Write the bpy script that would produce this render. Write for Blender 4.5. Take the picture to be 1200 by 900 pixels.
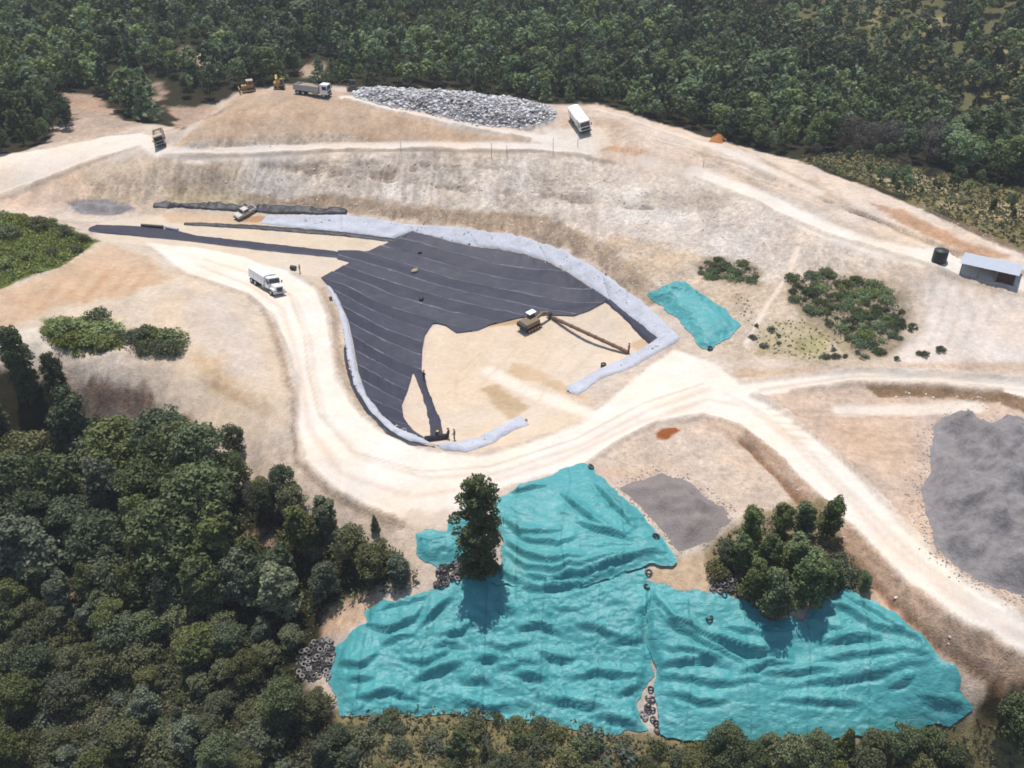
import bpy, bmesh, math, random
import numpy as np
from mathutils import Vector, Matrix, Euler

for o in list(bpy.data.objects):
    bpy.data.objects.remove(o, do_unlink=True)
scene = bpy.context.scene
COL = scene.collection

# ------------------------------------------------------------------ camera
IW, IH, FOC = 1200.0, 900.0, 1039.0
PITCH = math.radians(33.0)
CAMZ = 70.0
cam_data = bpy.data.cameras.new("camera")
cam = bpy.data.objects.new("camera", cam_data)
COL.objects.link(cam)
cam.location = (0, 0, CAMZ)
cam.rotation_euler = (math.pi / 2 - PITCH, 0, 0)
cam_data.sensor_fit = 'HORIZONTAL'
cam_data.angle = 2 * math.atan(IW / 2 / FOC)
cam_data.clip_start = 1.0
cam_data.clip_end = 3000.0
scene.camera = cam

# ------------------------------------------------------------------ sky, sun, exposure
SUN_EL = math.radians(76.0)
SUN_AZ = math.radians(-16.0)          # clockwise from +Y (away from the camera) towards +X
world = bpy.data.worlds.new("World")
scene.world = world
world.use_nodes = True
wn = world.node_tree.nodes
wl = world.node_tree.links
bg = wn["Background"]
sky = wn.new("ShaderNodeTexSky")
sky.sky_type = 'NISHITA'
sky.sun_disc = False
sky.sun_elevation = SUN_EL
sky.sun_rotation = SUN_AZ
wl.new(sky.outputs[0], bg.inputs[0])
bg.inputs[1].default_value = 0.13
sun_data = bpy.data.lights.new("sun", 'SUN')
sun_data.energy = 4.5
sun_data.angle = math.radians(0.5)
sun_data.color = (1.0, 0.955, 0.89)
sun = bpy.data.objects.new("sun", sun_data)
COL.objects.link(sun)
sdir = Vector((math.sin(SUN_AZ) * math.cos(SUN_EL), math.cos(SUN_AZ) * math.cos(SUN_EL), math.sin(SUN_EL)))
sun.rotation_euler = sdir.to_track_quat('Z', 'Y').to_euler()
sun.location = sdir * 300
vs = scene.view_settings
vs.view_transform = 'Standard'
vs.look = 'None'
vs.exposure = 0.06
vs.gamma = 1.0
vs.use_curve_mapping = False
scene.render.engine = 'CYCLES'
scene.cycles.filter_width = 1.7
scene.cycles.max_bounces = 5
scene.cycles.diffuse_bounces = 2
scene.cycles.transmission_bounces = 2

# ------------------------------------------------------------------ pixel <-> place
CP, SP = math.cos(PITCH), math.sin(PITCH)

def raydir(u, v):
    a = (np.asarray(u, float) - IW / 2) / FOC
    b = (IH / 2 - np.asarray(v, float)) / FOC
    return a, CP + b * SP, -SP + b * CP

def at(u, v, z):
    dx, dy, dz = raydir(u, v)
    t = (z - CAMZ) / dz
    return float(dx * t), float(dy * t), float(z)

def project(x, y, z):
    dz = z - CAMZ
    zc = y * CP - dz * SP
    yc = y * SP + dz * CP
    return IW / 2 + FOC * x / zc, IH / 2 - FOC * yc / zc, zc

# ------------------------------------------------------------------ noise
_lat = {}
def vnoise(x, y, seed):
    if seed not in _lat:
        _lat[seed] = np.random.RandomState(seed).rand(256, 256)
    L = _lat[seed]
    xi = np.floor(x).astype(int); yi = np.floor(y).astype(int)
    fx = x - xi; fy = y - yi
    fx = fx * fx * (3 - 2 * fx); fy = fy * fy * (3 - 2 * fy)
    a = L[xi % 256, yi % 256]; b = L[(xi + 1) % 256, yi % 256]
    c = L[xi % 256, (yi + 1) % 256]; d = L[(xi + 1) % 256, (yi + 1) % 256]
    return (a * (1 - fx) + b * fx) * (1 - fy) + (c * (1 - fx) + d * fx) * fy

def fbm(x, y, size, octv=4, seed=1, gain=0.5):
    """fractal noise, about -1..1, largest feature 'size' metres"""
    x = np.asarray(x, float) / size + 37.3; y = np.asarray(y, float) / size + 91.7
    t = 0.0; amp = 1.0; s = 0.0
    for k in range(octv):
        t = t + amp * (vnoise(x, y, seed + k) * 2 - 1)
        s += amp; amp *= gain
        x = x * 2.03 + 11.1; y = y * 2.03 + 5.7
    return t / s * 1.5

def smooth(e0, e1, x):
    t = np.clip((x - e0) / (e1 - e0), 0, 1)
    return t * t * (3 - 2 * t)

# ------------------------------------------------------------------ the lie of the land: spot heights (pixel, height in metres)
SPOT = [
 # drain and toe of the upper slope
 (310,258,1),(400,260,1),(480,266,.8),(560,276,.6),(640,293,.4),(700,325,.2),(760,370,0),(795,400,0),
 (300,241,2.0),(400,244,2.0),(500,256,1.8),(600,266,1.7),(660,283,1.7),(720,318,1.5),(770,343,1.3),
 # lined cell
 (440,300,-1),(520,300,-1.2),(600,315,-2),(680,345,-2),(480,340,-2.5),(560,350,-3.2),(640,365,-3),(430,360,-2),
 (450,420,-2.5),(440,460,-1.5),(480,490,-2.2),(560,400,-4),(640,410,-4),(700,395,-3.5),(740,405,-2),(540,440,-4.2),
 (620,450,-3.2),(520,490,-3.4),(560,490,-2.8),(510,505,-2.6),(660,470,-1.4),
 (395,350,.2),(405,400,.2),(412,440,.2),(440,485,.1),(490,512,0),(540,525,-.2),(600,502,-.6),
 (250,262,.6),(350,285,-.2),(300,300,.3),(380,315,-.3),(200,255,1),(150,255,1.5),
 # haul road
 (200,290,2),(260,300,1.6),(320,330,1),(360,380,.6),(370,440,.4),(380,500,.3),(420,545,.2),(500,565,.1),(600,550,0),
 (700,505,0),(780,460,0),(850,465,.1),(900,500,.2),(960,550,.3),(1020,610,.3),(1100,680,.2),(1200,745,0),
 (930,450,.6),(1000,442,1.2),(1100,443,1.6),(1200,453,1.8),(1040,466,.2),(1130,470,.2),(1000,480,.1),(1200,478,.9),
 (1000,500,.2),(1050,540,.2),(950,490,.1),(1040,580,.3),(1100,500,.2),(1180,520,.4),(1140,600,.4),(1190,660,.3),
 # embankment below the road
 (900,540,-.9),(960,605,-1),(1040,690,-1.2),(1120,765,-1.5),(1170,790,-1.6),(870,560,-.5),(940,620,-1),(1000,690,-2),
 (1080,770,-4),(1140,810,-5),(750,510,-.2),(830,520,-.3),(780,560,-.6),(850,580,-.6),(800,620,-1),(730,580,-.6),
 (900,640,-1.8),(960,660,-1.8),(850,660,-1.6),(810,670,-1.8),(900,700,-3),
 # tarped slope
 (680,552,-.1),(640,565,.2),(700,600,-.4),(600,600,-.6),(640,640,-1.4),(730,640,-1.2),(780,655,-1.4),(560,640,-2),
 (580,665,-3.2),(690,670,-2.6),(690,695,-4),(620,700,-4.5),(540,700,-5),(470,720,-5.5),(750,690,-3.4),(830,705,-3.4),
 (900,730,-4.4),(970,705,-2.6),(1030,720,-2.8),(430,750,-7),(520,760,-8),(620,770,-8),(720,770,-7.8),(820,770,-7),
 (920,780,-7),(1020,780,-5.6),(1100,800,-5.4),(400,800,-9.5),(500,830,-11),(600,845,-11.5),(700,850,-11.5),(800,850,-11),
 (900,850,-10.5),(1000,850,-10),(1130,830,-6.5),(420,850,-10.5),(500,870,-11.3),(600,880,-12),(700,890,-12.3),
 (850,890,-12),(1000,890,-11.5),(1150,870,-9),(1200,800,-3),(1200,890,-9),
 # wooded gully
 (450,600,-.5),(480,640,-2.5),(400,620,-3),(350,580,-2.5),(300,560,-4),(430,680,-6),(350,680,-8),(250,620,-8),(200,580,-8.5),
 (150,540,-9),(100,520,-8.5),(40,520,-8),(0,540,-8.5),(100,620,-11),(0,650,-12),(200,720,-12),(300,780,-12),(370,780,-10.5),
 (100,800,-14),(0,800,-15),(250,880,-14),(0,900,-16),(380,880,-12),(250,480,-1),(200,470,0),(300,500,-.5),(330,545,-.5),
 # cut hump
 (110,290,5),(150,330,4.5),(220,350,4.2),(270,400,3),(300,440,2),(320,480,1),(250,430,2.6),(200,420,2.8),(130,400,3),
 (60,380,4),(20,400,3.5),(0,350,6),(50,330,6),(100,310,5.2),(290,370,2.5),(100,430,2),(60,420,2.5),(180,445,1.5),(120,452,1),
 (0,250,9),(60,262,8),(110,283,6),(40,300,7.5),(0,320,7),(130,262,2),(100,250,2.2),(60,240,3),(0,235,4),
 # upper left
 (0,200,8),(60,190,8.5),(120,172,9.5),(170,163,10),(185,175,10),(100,205,6.5),(50,220,5.5),(150,210,6.5),(200,205,7),
 (200,230,3),(250,225,4),(120,240,2.6),(300,220,4.5),(100,150,9),(40,170,8.5),(120,120,9),
 # bench road
 (250,180,10),(330,177,10),(400,174,10),(500,173,10),(600,175,10),(680,180,10),(750,190,9.8),(820,205,9.6),(880,228,9.3),
 (940,252,9),(1000,278,8.6),(1080,300,8.2),(1150,322,8),(1200,335,7.8),
 (400,215,5.5),(500,215,5.6),(600,220,5.6),(700,240,5.5),(800,270,5),(860,300,4.6),(820,330,2.6),(860,370,1.8),(900,400,1),
 (1000,420,1.5),(940,340,4),(1000,340,4.6),(1080,340,5.6),(1100,400,3),(1180,400,3.6),(1180,360,5.5),(1050,380,3.2),
 # upper mound
 (260,172,10.6),(350,168,10.6),(450,165,10.6),(550,163,10.5),(235,148,13),(290,110,16),(340,106,16.2),(400,112,15.6),
 (460,128,14.2),(540,143,12.8),(620,158,11.2),(430,110,15.6),(500,112,15.3),(560,120,14.8),(640,130,13.6),(600,145,13),
 (680,140,13.5),(700,128,14.5),(740,140,13.6),(680,160,12),(720,165,11.6),
 # right shoulder
 (760,150,13.2),(850,170,12.4),(940,192,11.5),(1040,228,10.5),(1120,260,9.8),(1200,295,9),(850,190,11),(950,225,10.4),
 (1050,262,9.6),(1130,290,9),(1100,215,5.5),(1180,250,5.5),(1000,190,6),
]
pts = [at(*s) for s in SPOT]
CREST = [(232,132,14),(290,106,16.2),(340,101,16.6),(400,104,16),(470,106,15.8),(560,114,15.3),(640,124,14.4),(700,124,14.8),
         (760,148,13.4),(850,167,12.6),(940,190,11.7)]
for (u, v, z) in CREST:
    p = at(u, v, z)
    pts += [(p[0], p[1] + 10, z - 4.5), (p[0], p[1] + 25, z - 8.5)]
# ground beyond the crest and outside the frame (x, y, height)
pts += [(-90,215,8),(-60,240,7),(-20,245,4),(30,245,3),(80,225,3),(120,200,4),(170,190,7),
        (-150,200,11),(-200,200,14),(-150,260,13),(-80,280,10),(0,290,7),(60,280,5),(120,270,6),(190,260,14),
        (-200,330,22),(-100,340,17),(0,340,12),(60,330,9),(120,330,14),(200,340,34),(-220,420,34),(-100,430,30),(0,430,26),
        (90,400,24),(160,410,44),(260,420,64),(-220,500,50),(0,500,45),(200,500,75),(270,330,46),(270,200,16),(270,120,6),
        (120,120,7),(140,90,2.5),(170,60,0),(110,70,.5),(80,55,-3),(270,20,-4),(90,25,-9),(0,25,-16),(-60,30,-18),(-140,30,-18),
        (-260,20,-14),(-110,80,-12),(-160,90,-10),(-260,100,0),(-110,110,1),(-140,130,6),(-180,150,9),(-260,170,14),(-270,300,24)]
P = np.array(pts)
# thin-plate spline through the spot heights
def tps_fit(X, Z, lam):
    n = len(X)
    d = np.sqrt(((X[:, None] - X[None]) ** 2).sum(-1)) + 1e-9
    K = d * d * np.log(d) + lam * np.eye(n)
    A = np.zeros((n + 3, n + 3))
    A[:n, :n] = K; A[:n, n] = 1; A[:n, n + 1:] = X; A[n, :n] = 1; A[n + 1:, :n] = X.T
    b = np.zeros(n + 3); b[:n] = Z
    return np.linalg.solve(A, b)
XS = P[:, :2] / 50.0
W = tps_fit(XS, P[:, 2], 0.002)
def tps_eval(x, y):
    q = np.stack([np.ravel(x), np.ravel(y)], 1) / 50.0
    out = np.empty(len(q))
    for i in range(0, len(q), 20000):
        s = q[i:i + 20000]
        d2 = (s[:, None, 0] - XS[None, :, 0]) ** 2 + (s[:, None, 1] - XS[None, :, 1]) ** 2 + 1e-12
        out[i:i + 20000] = (0.5 * d2 * np.log(d2)) @ W[:-3] + W[-3] + s @ W[-2:]
    return out.reshape(np.shape(x))
# base relief on a regular grid, for looking up heights
GX0, GY0, GS = -280.0, 10.0, 1.0
gx = np.arange(GX0, 281, GS); gy = np.arange(GY0, 511, GS)
BASE = tps_eval(*np.meshgrid(gx[::2], gy[::2], indexing='ij'))
def up2(B):
    n, m = B.shape
    o = np.zeros((2 * n - 1, 2 * m - 1))
    o[::2, ::2] = B; o[1::2, ::2] = (B[1:] + B[:-1]) / 2; o[:, 1::2] = (o[:, 2::2] + o[:, :-2:2]) / 2
    return o
BASE = up2(BASE)
def lookup(G, x, y):
    fx = np.clip((np.asarray(x, float) - GX0) / GS, 0, G.shape[0] - 1.001); fy = np.clip((np.asarray(y, float) - GY0) / GS, 0, G.shape[1] - 1.001)
    i = fx.astype(int); j = fy.astype(int); a = fx - i; b = fy - j
    return (G[i, j] * (1 - a) + G[i + 1, j] * a) * (1 - b) + (G[i, j + 1] * (1 - a) + G[i + 1, j + 1] * a) * b
def base_z(x, y):
    return lookup(BASE, x, y)
def ground(us, vs_):
    """first meeting of the lines of sight with the base relief"""
    us = np.atleast_1d(np.asarray(us, float)); vs_ = np.atleast_1d(np.asarray(vs_, float))
    dx, dy, dz = raydir(us, vs_)
    t = np.full(us.shape, 50.0); done = np.zeros(us.shape, bool); lo = t.copy(); hi = t.copy()
    for k in range(1100):
        tn = t + 0.5
        hit = (CAMZ + dz * tn < base_z(dx * tn, dy * tn)) & ~done
        lo = np.where(hit, t, lo); hi = np.where(hit, tn, hi)
        done |= hit; t = tn
        if done.all(): break
    lo = np.where(done, lo, t); hi = np.where(done, hi, t)
    for k in range(12):
        m = (lo + hi) / 2
        h = CAMZ + dz * m < base_z(dx * m, dy * m)
        hi = np.where(h, m, hi); lo = np.where(h, lo, m)
    return dx * hi, dy * hi
def gpoly(px, closed=True, step=12):
    """pixel outline -> outline on the ground, with extra points along its edges"""
    q = []
    n = len(px)
    for i in range(n if closed else n - 1):
        a = px[i]; b = px[(i + 1) % n]
        k = max(1, int(math.hypot(b[0] - a[0], b[1] - a[1]) / step))
        for j in range(k):
            q.append((a[0] + (b[0] - a[0]) * j / k, a[1] + (b[1] - a[1]) * j / k))
    if not closed: q.append(px[-1])
    q = np.array(q)
    x, y = ground(q[:, 0], q[:, 1])
    return np.stack([x, y], 1)
def seg_near(x, y, poly, closed=True):
    """distance to an outline and the nearest point on it"""
    best = np.full(x.shape, 1e18); bx = np.zeros(x.shape); by = np.zeros(x.shape); bt = np.zeros(x.shape)
    n = len(poly); acc = 0.0
    for i in range(n if closed else n - 1):
        ax, ay = poly[i]; cx, cy = poly[(i + 1) % n]
        ex, ey = cx - ax, cy - ay
        L2 = ex * ex + ey * ey + 1e-12
        t = np.clip(((x - ax) * ex + (y - ay) * ey) / L2, 0, 1)
        px_, py_ = ax + t * ex, ay + t * ey
        d = (x - px_) ** 2 + (y - py_) ** 2
        m = d < best
        best = np.where(m, d, best); bx = np.where(m, px_, bx); by = np.where(m, py_, by)
        bt = np.where(m, acc + t * math.sqrt(L2), bt)
        acc += math.sqrt(L2)
    return np.sqrt(best), bx, by, bt
def inside(x, y, poly):
    r = np.zeros(x.shape, bool)
    n = len(poly); j = n - 1
    for i in range(n):
        xi, yi = poly[i]; xj, yj = poly[j]
        c = ((yi > y) != (yj > y)) & (x < (xj - xi) * (y - yi) / (yj - yi + 1e-15) + xi)
        r ^= c; j = i
    return r
def sdist(x, y, poly):
    d = seg_near(x, y, poly)[0]
    return np.where(inside(x, y, poly), d, -d)

# ------------------------------------------------------------------ terrain grid
def lines(a, b, c0, c1, fine, grow=1.09, top=4.0):
    L = list(np.arange(c0, c1 + 1e-6, fine))
    s = fine; x = L[-1]
    while x < b:
        s = min(s * grow, top); x += s; L.append(x)
    s = fine; x = L[0]; F = []
    while x > a:
        s = min(s * grow, top); x -= s; F.append(x)
    return np.array(F[::-1] + L)
TX = lines(-265, 265, -110, 106, 0.37)
TY = lines(18, 495, 60, 212, 0.37)
NX, NY = len(TX), len(TY)
X, Y = np.meshgrid(TX, TY, indexing='ij')
ZB = base_z(X, Y)
def blur(G, k):
    for _ in range(k):
        G = np.pad(G, 1, mode='edge')
        G = (G[1:-1, 1:-1] * 4 + G[:-2, 1:-1] + G[2:, 1:-1] + G[1:-1, :-2] + G[1:-1, 2:]) / 8
    return G

def S(r, g, b, k=0.70):
    k = .62 * (1 + (k - .7) * .4)
    f = lambda c: (c / 255 / 12.92) if c / 255 < 0.04045 else ((c / 255 + 0.055) / 1.055) ** 2.4
    return np.array([f(r) * k * 1.0, f(g) * k, f(b) * k * .96])

PC = np.zeros((NX, NY, 3)); PC[:] = S(58, 54, 36)
RB = np.full((NX, NY), 0.5)                    # how stony the surface is
DZ = np.zeros((NX, NY))                        # added relief
ZN = np.zeros((NX, NY), int)                   # which piece of the setting
WOB = fbm(X, Y, 5, 4, 11)
WOB2 = fbm(X, Y, 1.8, 4, 17, .7)

def window(poly, m):
    x0, y0 = poly.min(0) - m; x1, y1 = poly.max(0) + m
    i0, i1 = np.searchsorted(TX, [x0, x1]); j0, j1 = np.searchsorted(TY, [y0, y1])
    return slice(max(i0 - 1, 0), i1 + 1), slice(max(j0 - 1, 0), j1 + 1)
def blend(w, sl, col, rub):
    if col is not None:
        PC[sl] = PC[sl] * (1 - w[..., None]) + np.asarray(col) * w[..., None]
    if rub is not None:
        RB[sl] = RB[sl] * (1 - w) + rub * w
def area(px, col, soft=1.0, wob=0.6, alpha=1.0, rub=None, zone=None, lift=0.0, poly=None):
    poly = gpoly(px) if poly is None else poly
    sl = window(poly, soft + wob * 2 + 1)
    d = sdist(X[sl], Y[sl], poly) + wob * (WOB[sl] + 0.8 * WOB2[sl])
    w = smooth(-soft * .6, soft * .6, d)
    blend(w * alpha, sl, col, rub)
    if zone is not None: ZN[sl][d > 0] = zone
    if lift: DZ[sl] += lift * smooth(0, abs(lift) * 1.6, d)
    return poly
def stroke(px, width, col, soft=0.4, wob=0.25, alpha=1.0, rub=None, zone=None, lift=0.0):
    line = gpoly(px, closed=False)
    sl = window(line, width + soft + 1)
    d = seg_near(X[sl], Y[sl], line, False)[0]
    d = width / 2 - d + wob * (WOB[sl] + 0.6 * WOB2[sl]) * 0.6
    w = smooth(-soft, soft, d)
    blend(w * alpha, sl, col, rub)
    if zone is not None: ZN[sl][d > 0] = zone
    if lift: DZ[sl] += lift * w
    return line

FOREST_FLOOR, QUARRY, HAUL, BENCH, TRACK, FLOOR, BANK = 0, 1, 2, 3, 4, 5, 6
# --- the whole cleared site
SITE = [(-60,196),(0,184),(60,168),(110,150),(170,146),(215,150),(240,128),(288,104),(340,99),(420,102),(520,106),(640,122),(700,122),(740,134),(800,156),
        (850,167),(940,190),(1040,228),(1120,262),(1200,297),(1270,330),(1290,560),(1290,800),(1200,790),(1150,815),(1140,830),(1000,870),(800,868),
        (600,850),(470,825),(395,830),(350,790),(400,720),(478,672),(440,655),(395,632),(340,600),(290,575),(235,548),(180,525),(100,485),(60,440),(0,425),(-60,420)]
SITE_POLY = area(SITE, S(226,208,194), 1.5, .8, rub=.5, zone=QUARRY)
# --- upper slope, stony and grey
area([(100,210),(200,190),(330,184),(500,180),(680,186),(820,212),(960,268),(1060,305),(1000,330),(900,380),(800,352),(740,330),(680,288),(600,262),(500,252),(400,244),(300,240),(180,236),(90,235)],
     S(228,214,204,.92), 1.5, 1.0, rub=.9)
area([(90,190),(180,182),(280,190),(285,225),(200,236),(90,240)], S(226,204,180,.85), 2, 1.2, .8)
area([(0,215),(90,200),(110,235),(60,245),(0,245)], S(236,206,184,.85), 2, 1.2, .8)
area([(195,225),(240,215),(290,225),(280,240),(200,238)], S(226,205,172,.9), 1, .6, .9)
# brown toe
area([(280,228),(400,228),(500,240),(600,248),(660,262),(720,290),(770,330),(800,352),(760,355),(700,312),(650,288),(600,273),(500,260),(400,247),(280,240)],
     S(190,168,148,.9), 1.2, 1.0, rub=1.0)
area([(700,270),(800,290),(860,330),(870,385),(800,345),(740,318)], S(214,190,165,.9), 2, 1.5, .8, rub=1.0)
for (u, v, ru, rv) in [(560,205,50,9),(700,225,60,9),(470,222,30,8),(560,240,45,6),(760,250,50,10),(640,195,50,6),(350,205,40,8)]:
    area([(u + ru * math.cos(a), v + rv * math.sin(a)) for a in np.linspace(0, 6.28, 12)[:-1]], S(246,236,226,.9), 2, 2.0, .55)
for (u, v, ru, rv) in [(420,200,60,10),(620,232,40,7),(520,190,60,6),(800,235,50,10),(250,205,30,9)]:
    area([(u + ru * math.cos(a), v + rv * math.sin(a)) for a in np.linspace(0, 6.28, 12)[:-1]], S(200,184,172,.9), 2, 2.0, .6)
# --- upper mound
area([(205,170),(235,146),(288,106),(345,100),(410,110),(480,128),(560,145),(640,163),(560,168),(400,168),(300,172),(215,176)], S(210,182,158,.8), 1.0, .6, rub=.5)
area([(215,178),(220,166),(300,160),(400,156),(440,166),(300,174)], S(206,190,176,.85), .8, .7, .8, rub=1.0)
area([(420,104),(520,108),(640,124),(655,140),(620,152),(540,146),(460,130),(405,115)], S(188,180,176), 1.5, .8, rub=1.0)
area([(655,126),(700,122),(745,136),(850,167),(820,195),(760,190),(690,180),(640,165),(655,145)], S(228,206,190,.85), 1.2, .8, rub=.5)
area([(695,170),(720,166),(755,175),(740,190),(705,188)], S(206,160,124,.8), 1.5, 1.0, .7, rub=.9)
area([(690,138),(740,140),(735,150),(700,148)], S(196,172,154,.8), 1.0, .8, .6)
# --- right shoulder
area([(745,136),(850,167),(940,190),(1040,228),(1120,262),(1200,297),(1200,320),(1100,295),(1000,262),(900,215),(820,190)], S(234,214,198,.85), 1, .6, rub=.4)
stroke([(830,180),(900,225),(980,272),(1050,295)], 1.6, S(190,168,150), .8, .6, .6, rub=.9)
stroke([(860,170),(950,215),(1020,255),(1110,290),(1160,300)], 1.2, S(196,172,150), .8, .6, .6, rub=.9)
area([(1010,235),(1060,245),(1130,280),(1190,300),(1150,300),(1080,275)], S(200,152,116), 1.2, .8, .8, rub=.7)
stroke([(1050,268),(1110,293),(1160,303),(1200,318)], 1.0, S(150,136,96), .6, .5, .6)
area([(1080,240),(1140,262),(1260,300),(1260,325),(1180,290),(1110,262)], S(150,128,112), 1.5, 1.0, .8, rub=1.0)
# bench road with its carry-on to the shed
BENCH_PX = [(170,167),(210,182),(300,177),(400,171),(520,168),(640,168),(690,160),(640,150),(700,158),(760,182),(820,200),(880,222),(950,254),(1000,276),(1080,300),(1150,322),(1200,336),
            (1200,322),(1100,290),(1080,290),(990,262),(900,220),(820,196)]
stroke([(168,166),(190,178),(230,181),(300,178),(400,173),(520,172),(640,173),(690,180)], 3.2, S(246,232,222,.95), .6, .3, rub=.05, zone=BENCH)
stroke([(815,203),(860,220),(910,240),(960,266),(1020,288),(1080,302)], 4.2, S(246,236,228,.95), .9, .5, rub=.05, zone=BENCH)
area([(1060,292),(1100,290),(1130,298),(1210,330),(1210,345),(1120,322),(1070,308)], S(246,238,230,.95), .9, .4, rub=.05, zone=BENCH)
stroke([(690,178),(760,190),(815,203)], 3.0, S(230,214,202,.9), .9, .5, .7, rub=.2, zone=BENCH)
stroke([(405,114),(460,128),(540,146),(620,160),(690,170)], 2.8, S(244,230,220,.95), .6, .4, rub=.05, zone=BENCH)
area([(640,150),(700,150),(720,170),(690,182),(640,172)], S(240,228,218,.9), 1.0, .6, .8, rub=.1, zone=BENCH)
stroke([(700,128),(850,176),(960,225)], 2.2, S(246,234,224,.9), .8, .5, .7, rub=.1)
stroke([(190,182),(300,182),(400,177),(520,177),(640,178),(720,190)], .8, S(176,160,148,.8), .4, .2, .8)  # dark line for the shade under the bench edge, painted on
# upper left road
area([(-60,194),(0,182),(60,174),(120,160),(168,156),(190,166),(190,176),(165,170),(120,184),(70,204),(0,232),(-60,240)], S(246,232,220,.95), .9, .5, rub=.05, zone=TRACK)
area([(60,150),(120,128),(165,146),(120,160),(60,168)], S(214,190,172), 1, 1.2, .9, rub=.8)
for pl in ([(142,85),(152,92),(150,105),(140,100)], [(180,95),(192,100),(196,112),(184,118)], [(212,58),(238,62),(236,80),(216,74)], [(76,110),(110,112),(130,130),(86,140)], [(355,74),(378,72),(380,88),(358,92)], [(195,125),(250,122),(262,132),(210,150)]):
    area(pl, S(206,178,158), 1.5, 1.5, .9, rub=.8)
# right scrub slope
area([(780,300),(900,330),(1000,310),(1070,330),(1090,400),(1020,432),(860,420),(830,400),(860,385)], S(216,196,176,.88), 2, 1.5, .8, rub=.9)
area([(920,330),(1010,318),(1065,345),(1060,410),(1010,425),(950,390),(925,360)], S(150,136,112), 2, 1.2, .7, rub=.9)
area([(818,310),(850,300),(895,315),(890,335),(840,330)], S(160,146,120), 1.5, 1, .7, rub=.9)
area([(880,380),(940,370),(1000,400),(960,425),(890,415)], S(196,180,140,.85), 2, 1.5, .7, rub=.8)
area([(925,395),(970,385),(980,410),(935,415)], S(160,158,96), 1, 1.2, .5)
area([(1080,330),(1220,345),(1220,425),(1100,428),(1050,420),(1085,380)], S(236,222,214,.95), 2, 1, rub=.35)
stroke([(935,290),(925,320),(900,355),(875,402)], .9, S(242,226,214,.95), .3, .3, rub=.1)
area([(860,428),(1000,432),(1100,425),(1220,425),(1220,438),(1100,432),(1000,432),(880,445),(862,440)], S(220,190,164), 1, .6, .7, rub=.6)
# --- right flat
area([(830,490),(880,465),(1000,452),(1220,465),(1290,800),(1200,780),(1080,770),(1000,690),(940,620),(850,600),(700,560),(690,545),(760,498)], S(226,200,182), 1.5, 1, rub=.6)
area([(960,490),(1060,488),(1090,530),(1050,580),(1000,540)], S(224,196,174), 2, 1.2, .7, rub=.5)
area([(700,545),(720,520),(780,500),(850,505),(930,560),(930,600),(850,590),(760,560)], S(226,206,190), 1.5, 1, .8, rub=.7)
stroke([(815,490),(850,505),(900,545)], 1.2, S(190,166,146), .6, .6, .6)
area([(1070,480),(1220,500),(1220,560),(1090,560)], S(216,196,186), 2, 1, .6)
stroke([(985,482),(1050,480),(1140,478)], 2.6, S(244,232,222,.9), .6, .4, .9, rub=.1, zone=TRACK)
area([(1015,452),(1100,454),(1170,458),(1215,472),(1215,490),(1170,472),(1120,466),(1030,466)], S(150,122,96), .35, .5, .95, rub=1.0)  # cut bank below the road, brown darkened for its backlit shade
# cell floor and sandy strips
area([(105,262),(200,250),(300,258),(460,282),(440,298),(400,330),(350,320),(230,290),(120,285)], S(238,220,200), 1, .5, rub=.1)
area([(190,250),(300,250),(320,257),(300,265),(200,262)], S(232,204,176), .6, .4, rub=.2)
area([(284,252),(318,254),(300,262),(280,260)], S(196,150,110), .5, .3, .8)
area([(478,440),(497,395),(510,378),(620,372),(712,352),(765,402),(700,440),(660,460),(700,490),(620,515),(560,530),(500,520),(470,490)], S(240,220,200), .8, .4, rub=.15, zone=FLOOR)
area([(560,455),(585,448),(618,478),(600,496)], S(206,176,138), .8, .5, .8, rub=.3)
area([(590,440),(650,455),(690,470),(680,462),(640,440),(600,425)], S(216,184,146), 1, .8, .7)
area([(735,405),(755,395),(762,402),(748,412)], S(214,180,140), .6, .4, .7)
stroke([(575,435),(610,455),(650,470),(700,490)], 2.6, S(248,236,224,.9), .8, .4, .9, rub=.05, zone=TRACK)
stroke([(575,381),(600,378),(620,374)], 1.4, S(196,158,110), .5, .4, .8)
# cut hump
area([(110,280),(170,290),(215,320),(290,345),(325,390),(340,450),(342,505),(300,520),(230,500),(190,470),(200,430),(130,410),(60,395),(0,420),(-60,420),(-60,340),(0,338),(60,318)], S(234,214,194), 1.2, .8, rub=.35)
area([(-20,345),(60,318),(120,285),(175,300),(200,325),(140,350),(60,360),(0,385)], S(226,190,158), 1.5, 1, .75, rub=.3)
area([(215,345),(260,350),(300,400),(310,450),(260,440),(220,400)], S(226,212,206), 2, 1.2, .6)
area([(220,410),(260,420),(290,470),(240,460)], S(230,196,156), 2, 1.4, .6)
area([(10,395),(40,385),(70,405),(30,425),(0,420)], S(244,234,222), 1, .8, .8)
for k in range(7):
    u0 = 225 + k * 13
    stroke([(u0, 440 + k * 4), (u0 + 25, 452 + k * 6), (u0 + 45, 466 + k * 7)], .5, S(196,168,140), .3, .4, .5)
for k in range(9):
    u0 = 10 + k * 17
    q = (k * 37 % 11) / 11
    stroke([(u0 + 24 + 9 * q, 322 - k * 2 + 6 * q), (u0 + 5 * q, 352 + 20 * q - k * 3)], .4 + .5 * q, S(206,150,110), .5, .9, .12 + .25 * q)
stroke([(305,352),(325,400),(336,440),(346,470),(345,500),(352,540),(390,580),(430,600),(470,615)], 1.1, S(186,160,136), .5, .5, .75, rub=.9)
area([(85,440),(130,445),(180,450),(185,480),(150,500),(100,480)], S(150,122,106), .8, .8, .9, rub=1.0)  # brown cut cliff, its shaded face darkened in the soil colour
area([(160,480),(230,500),(220,520),(170,510)], S(206,170,146), 1, 1, .8, rub=.9)
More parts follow.
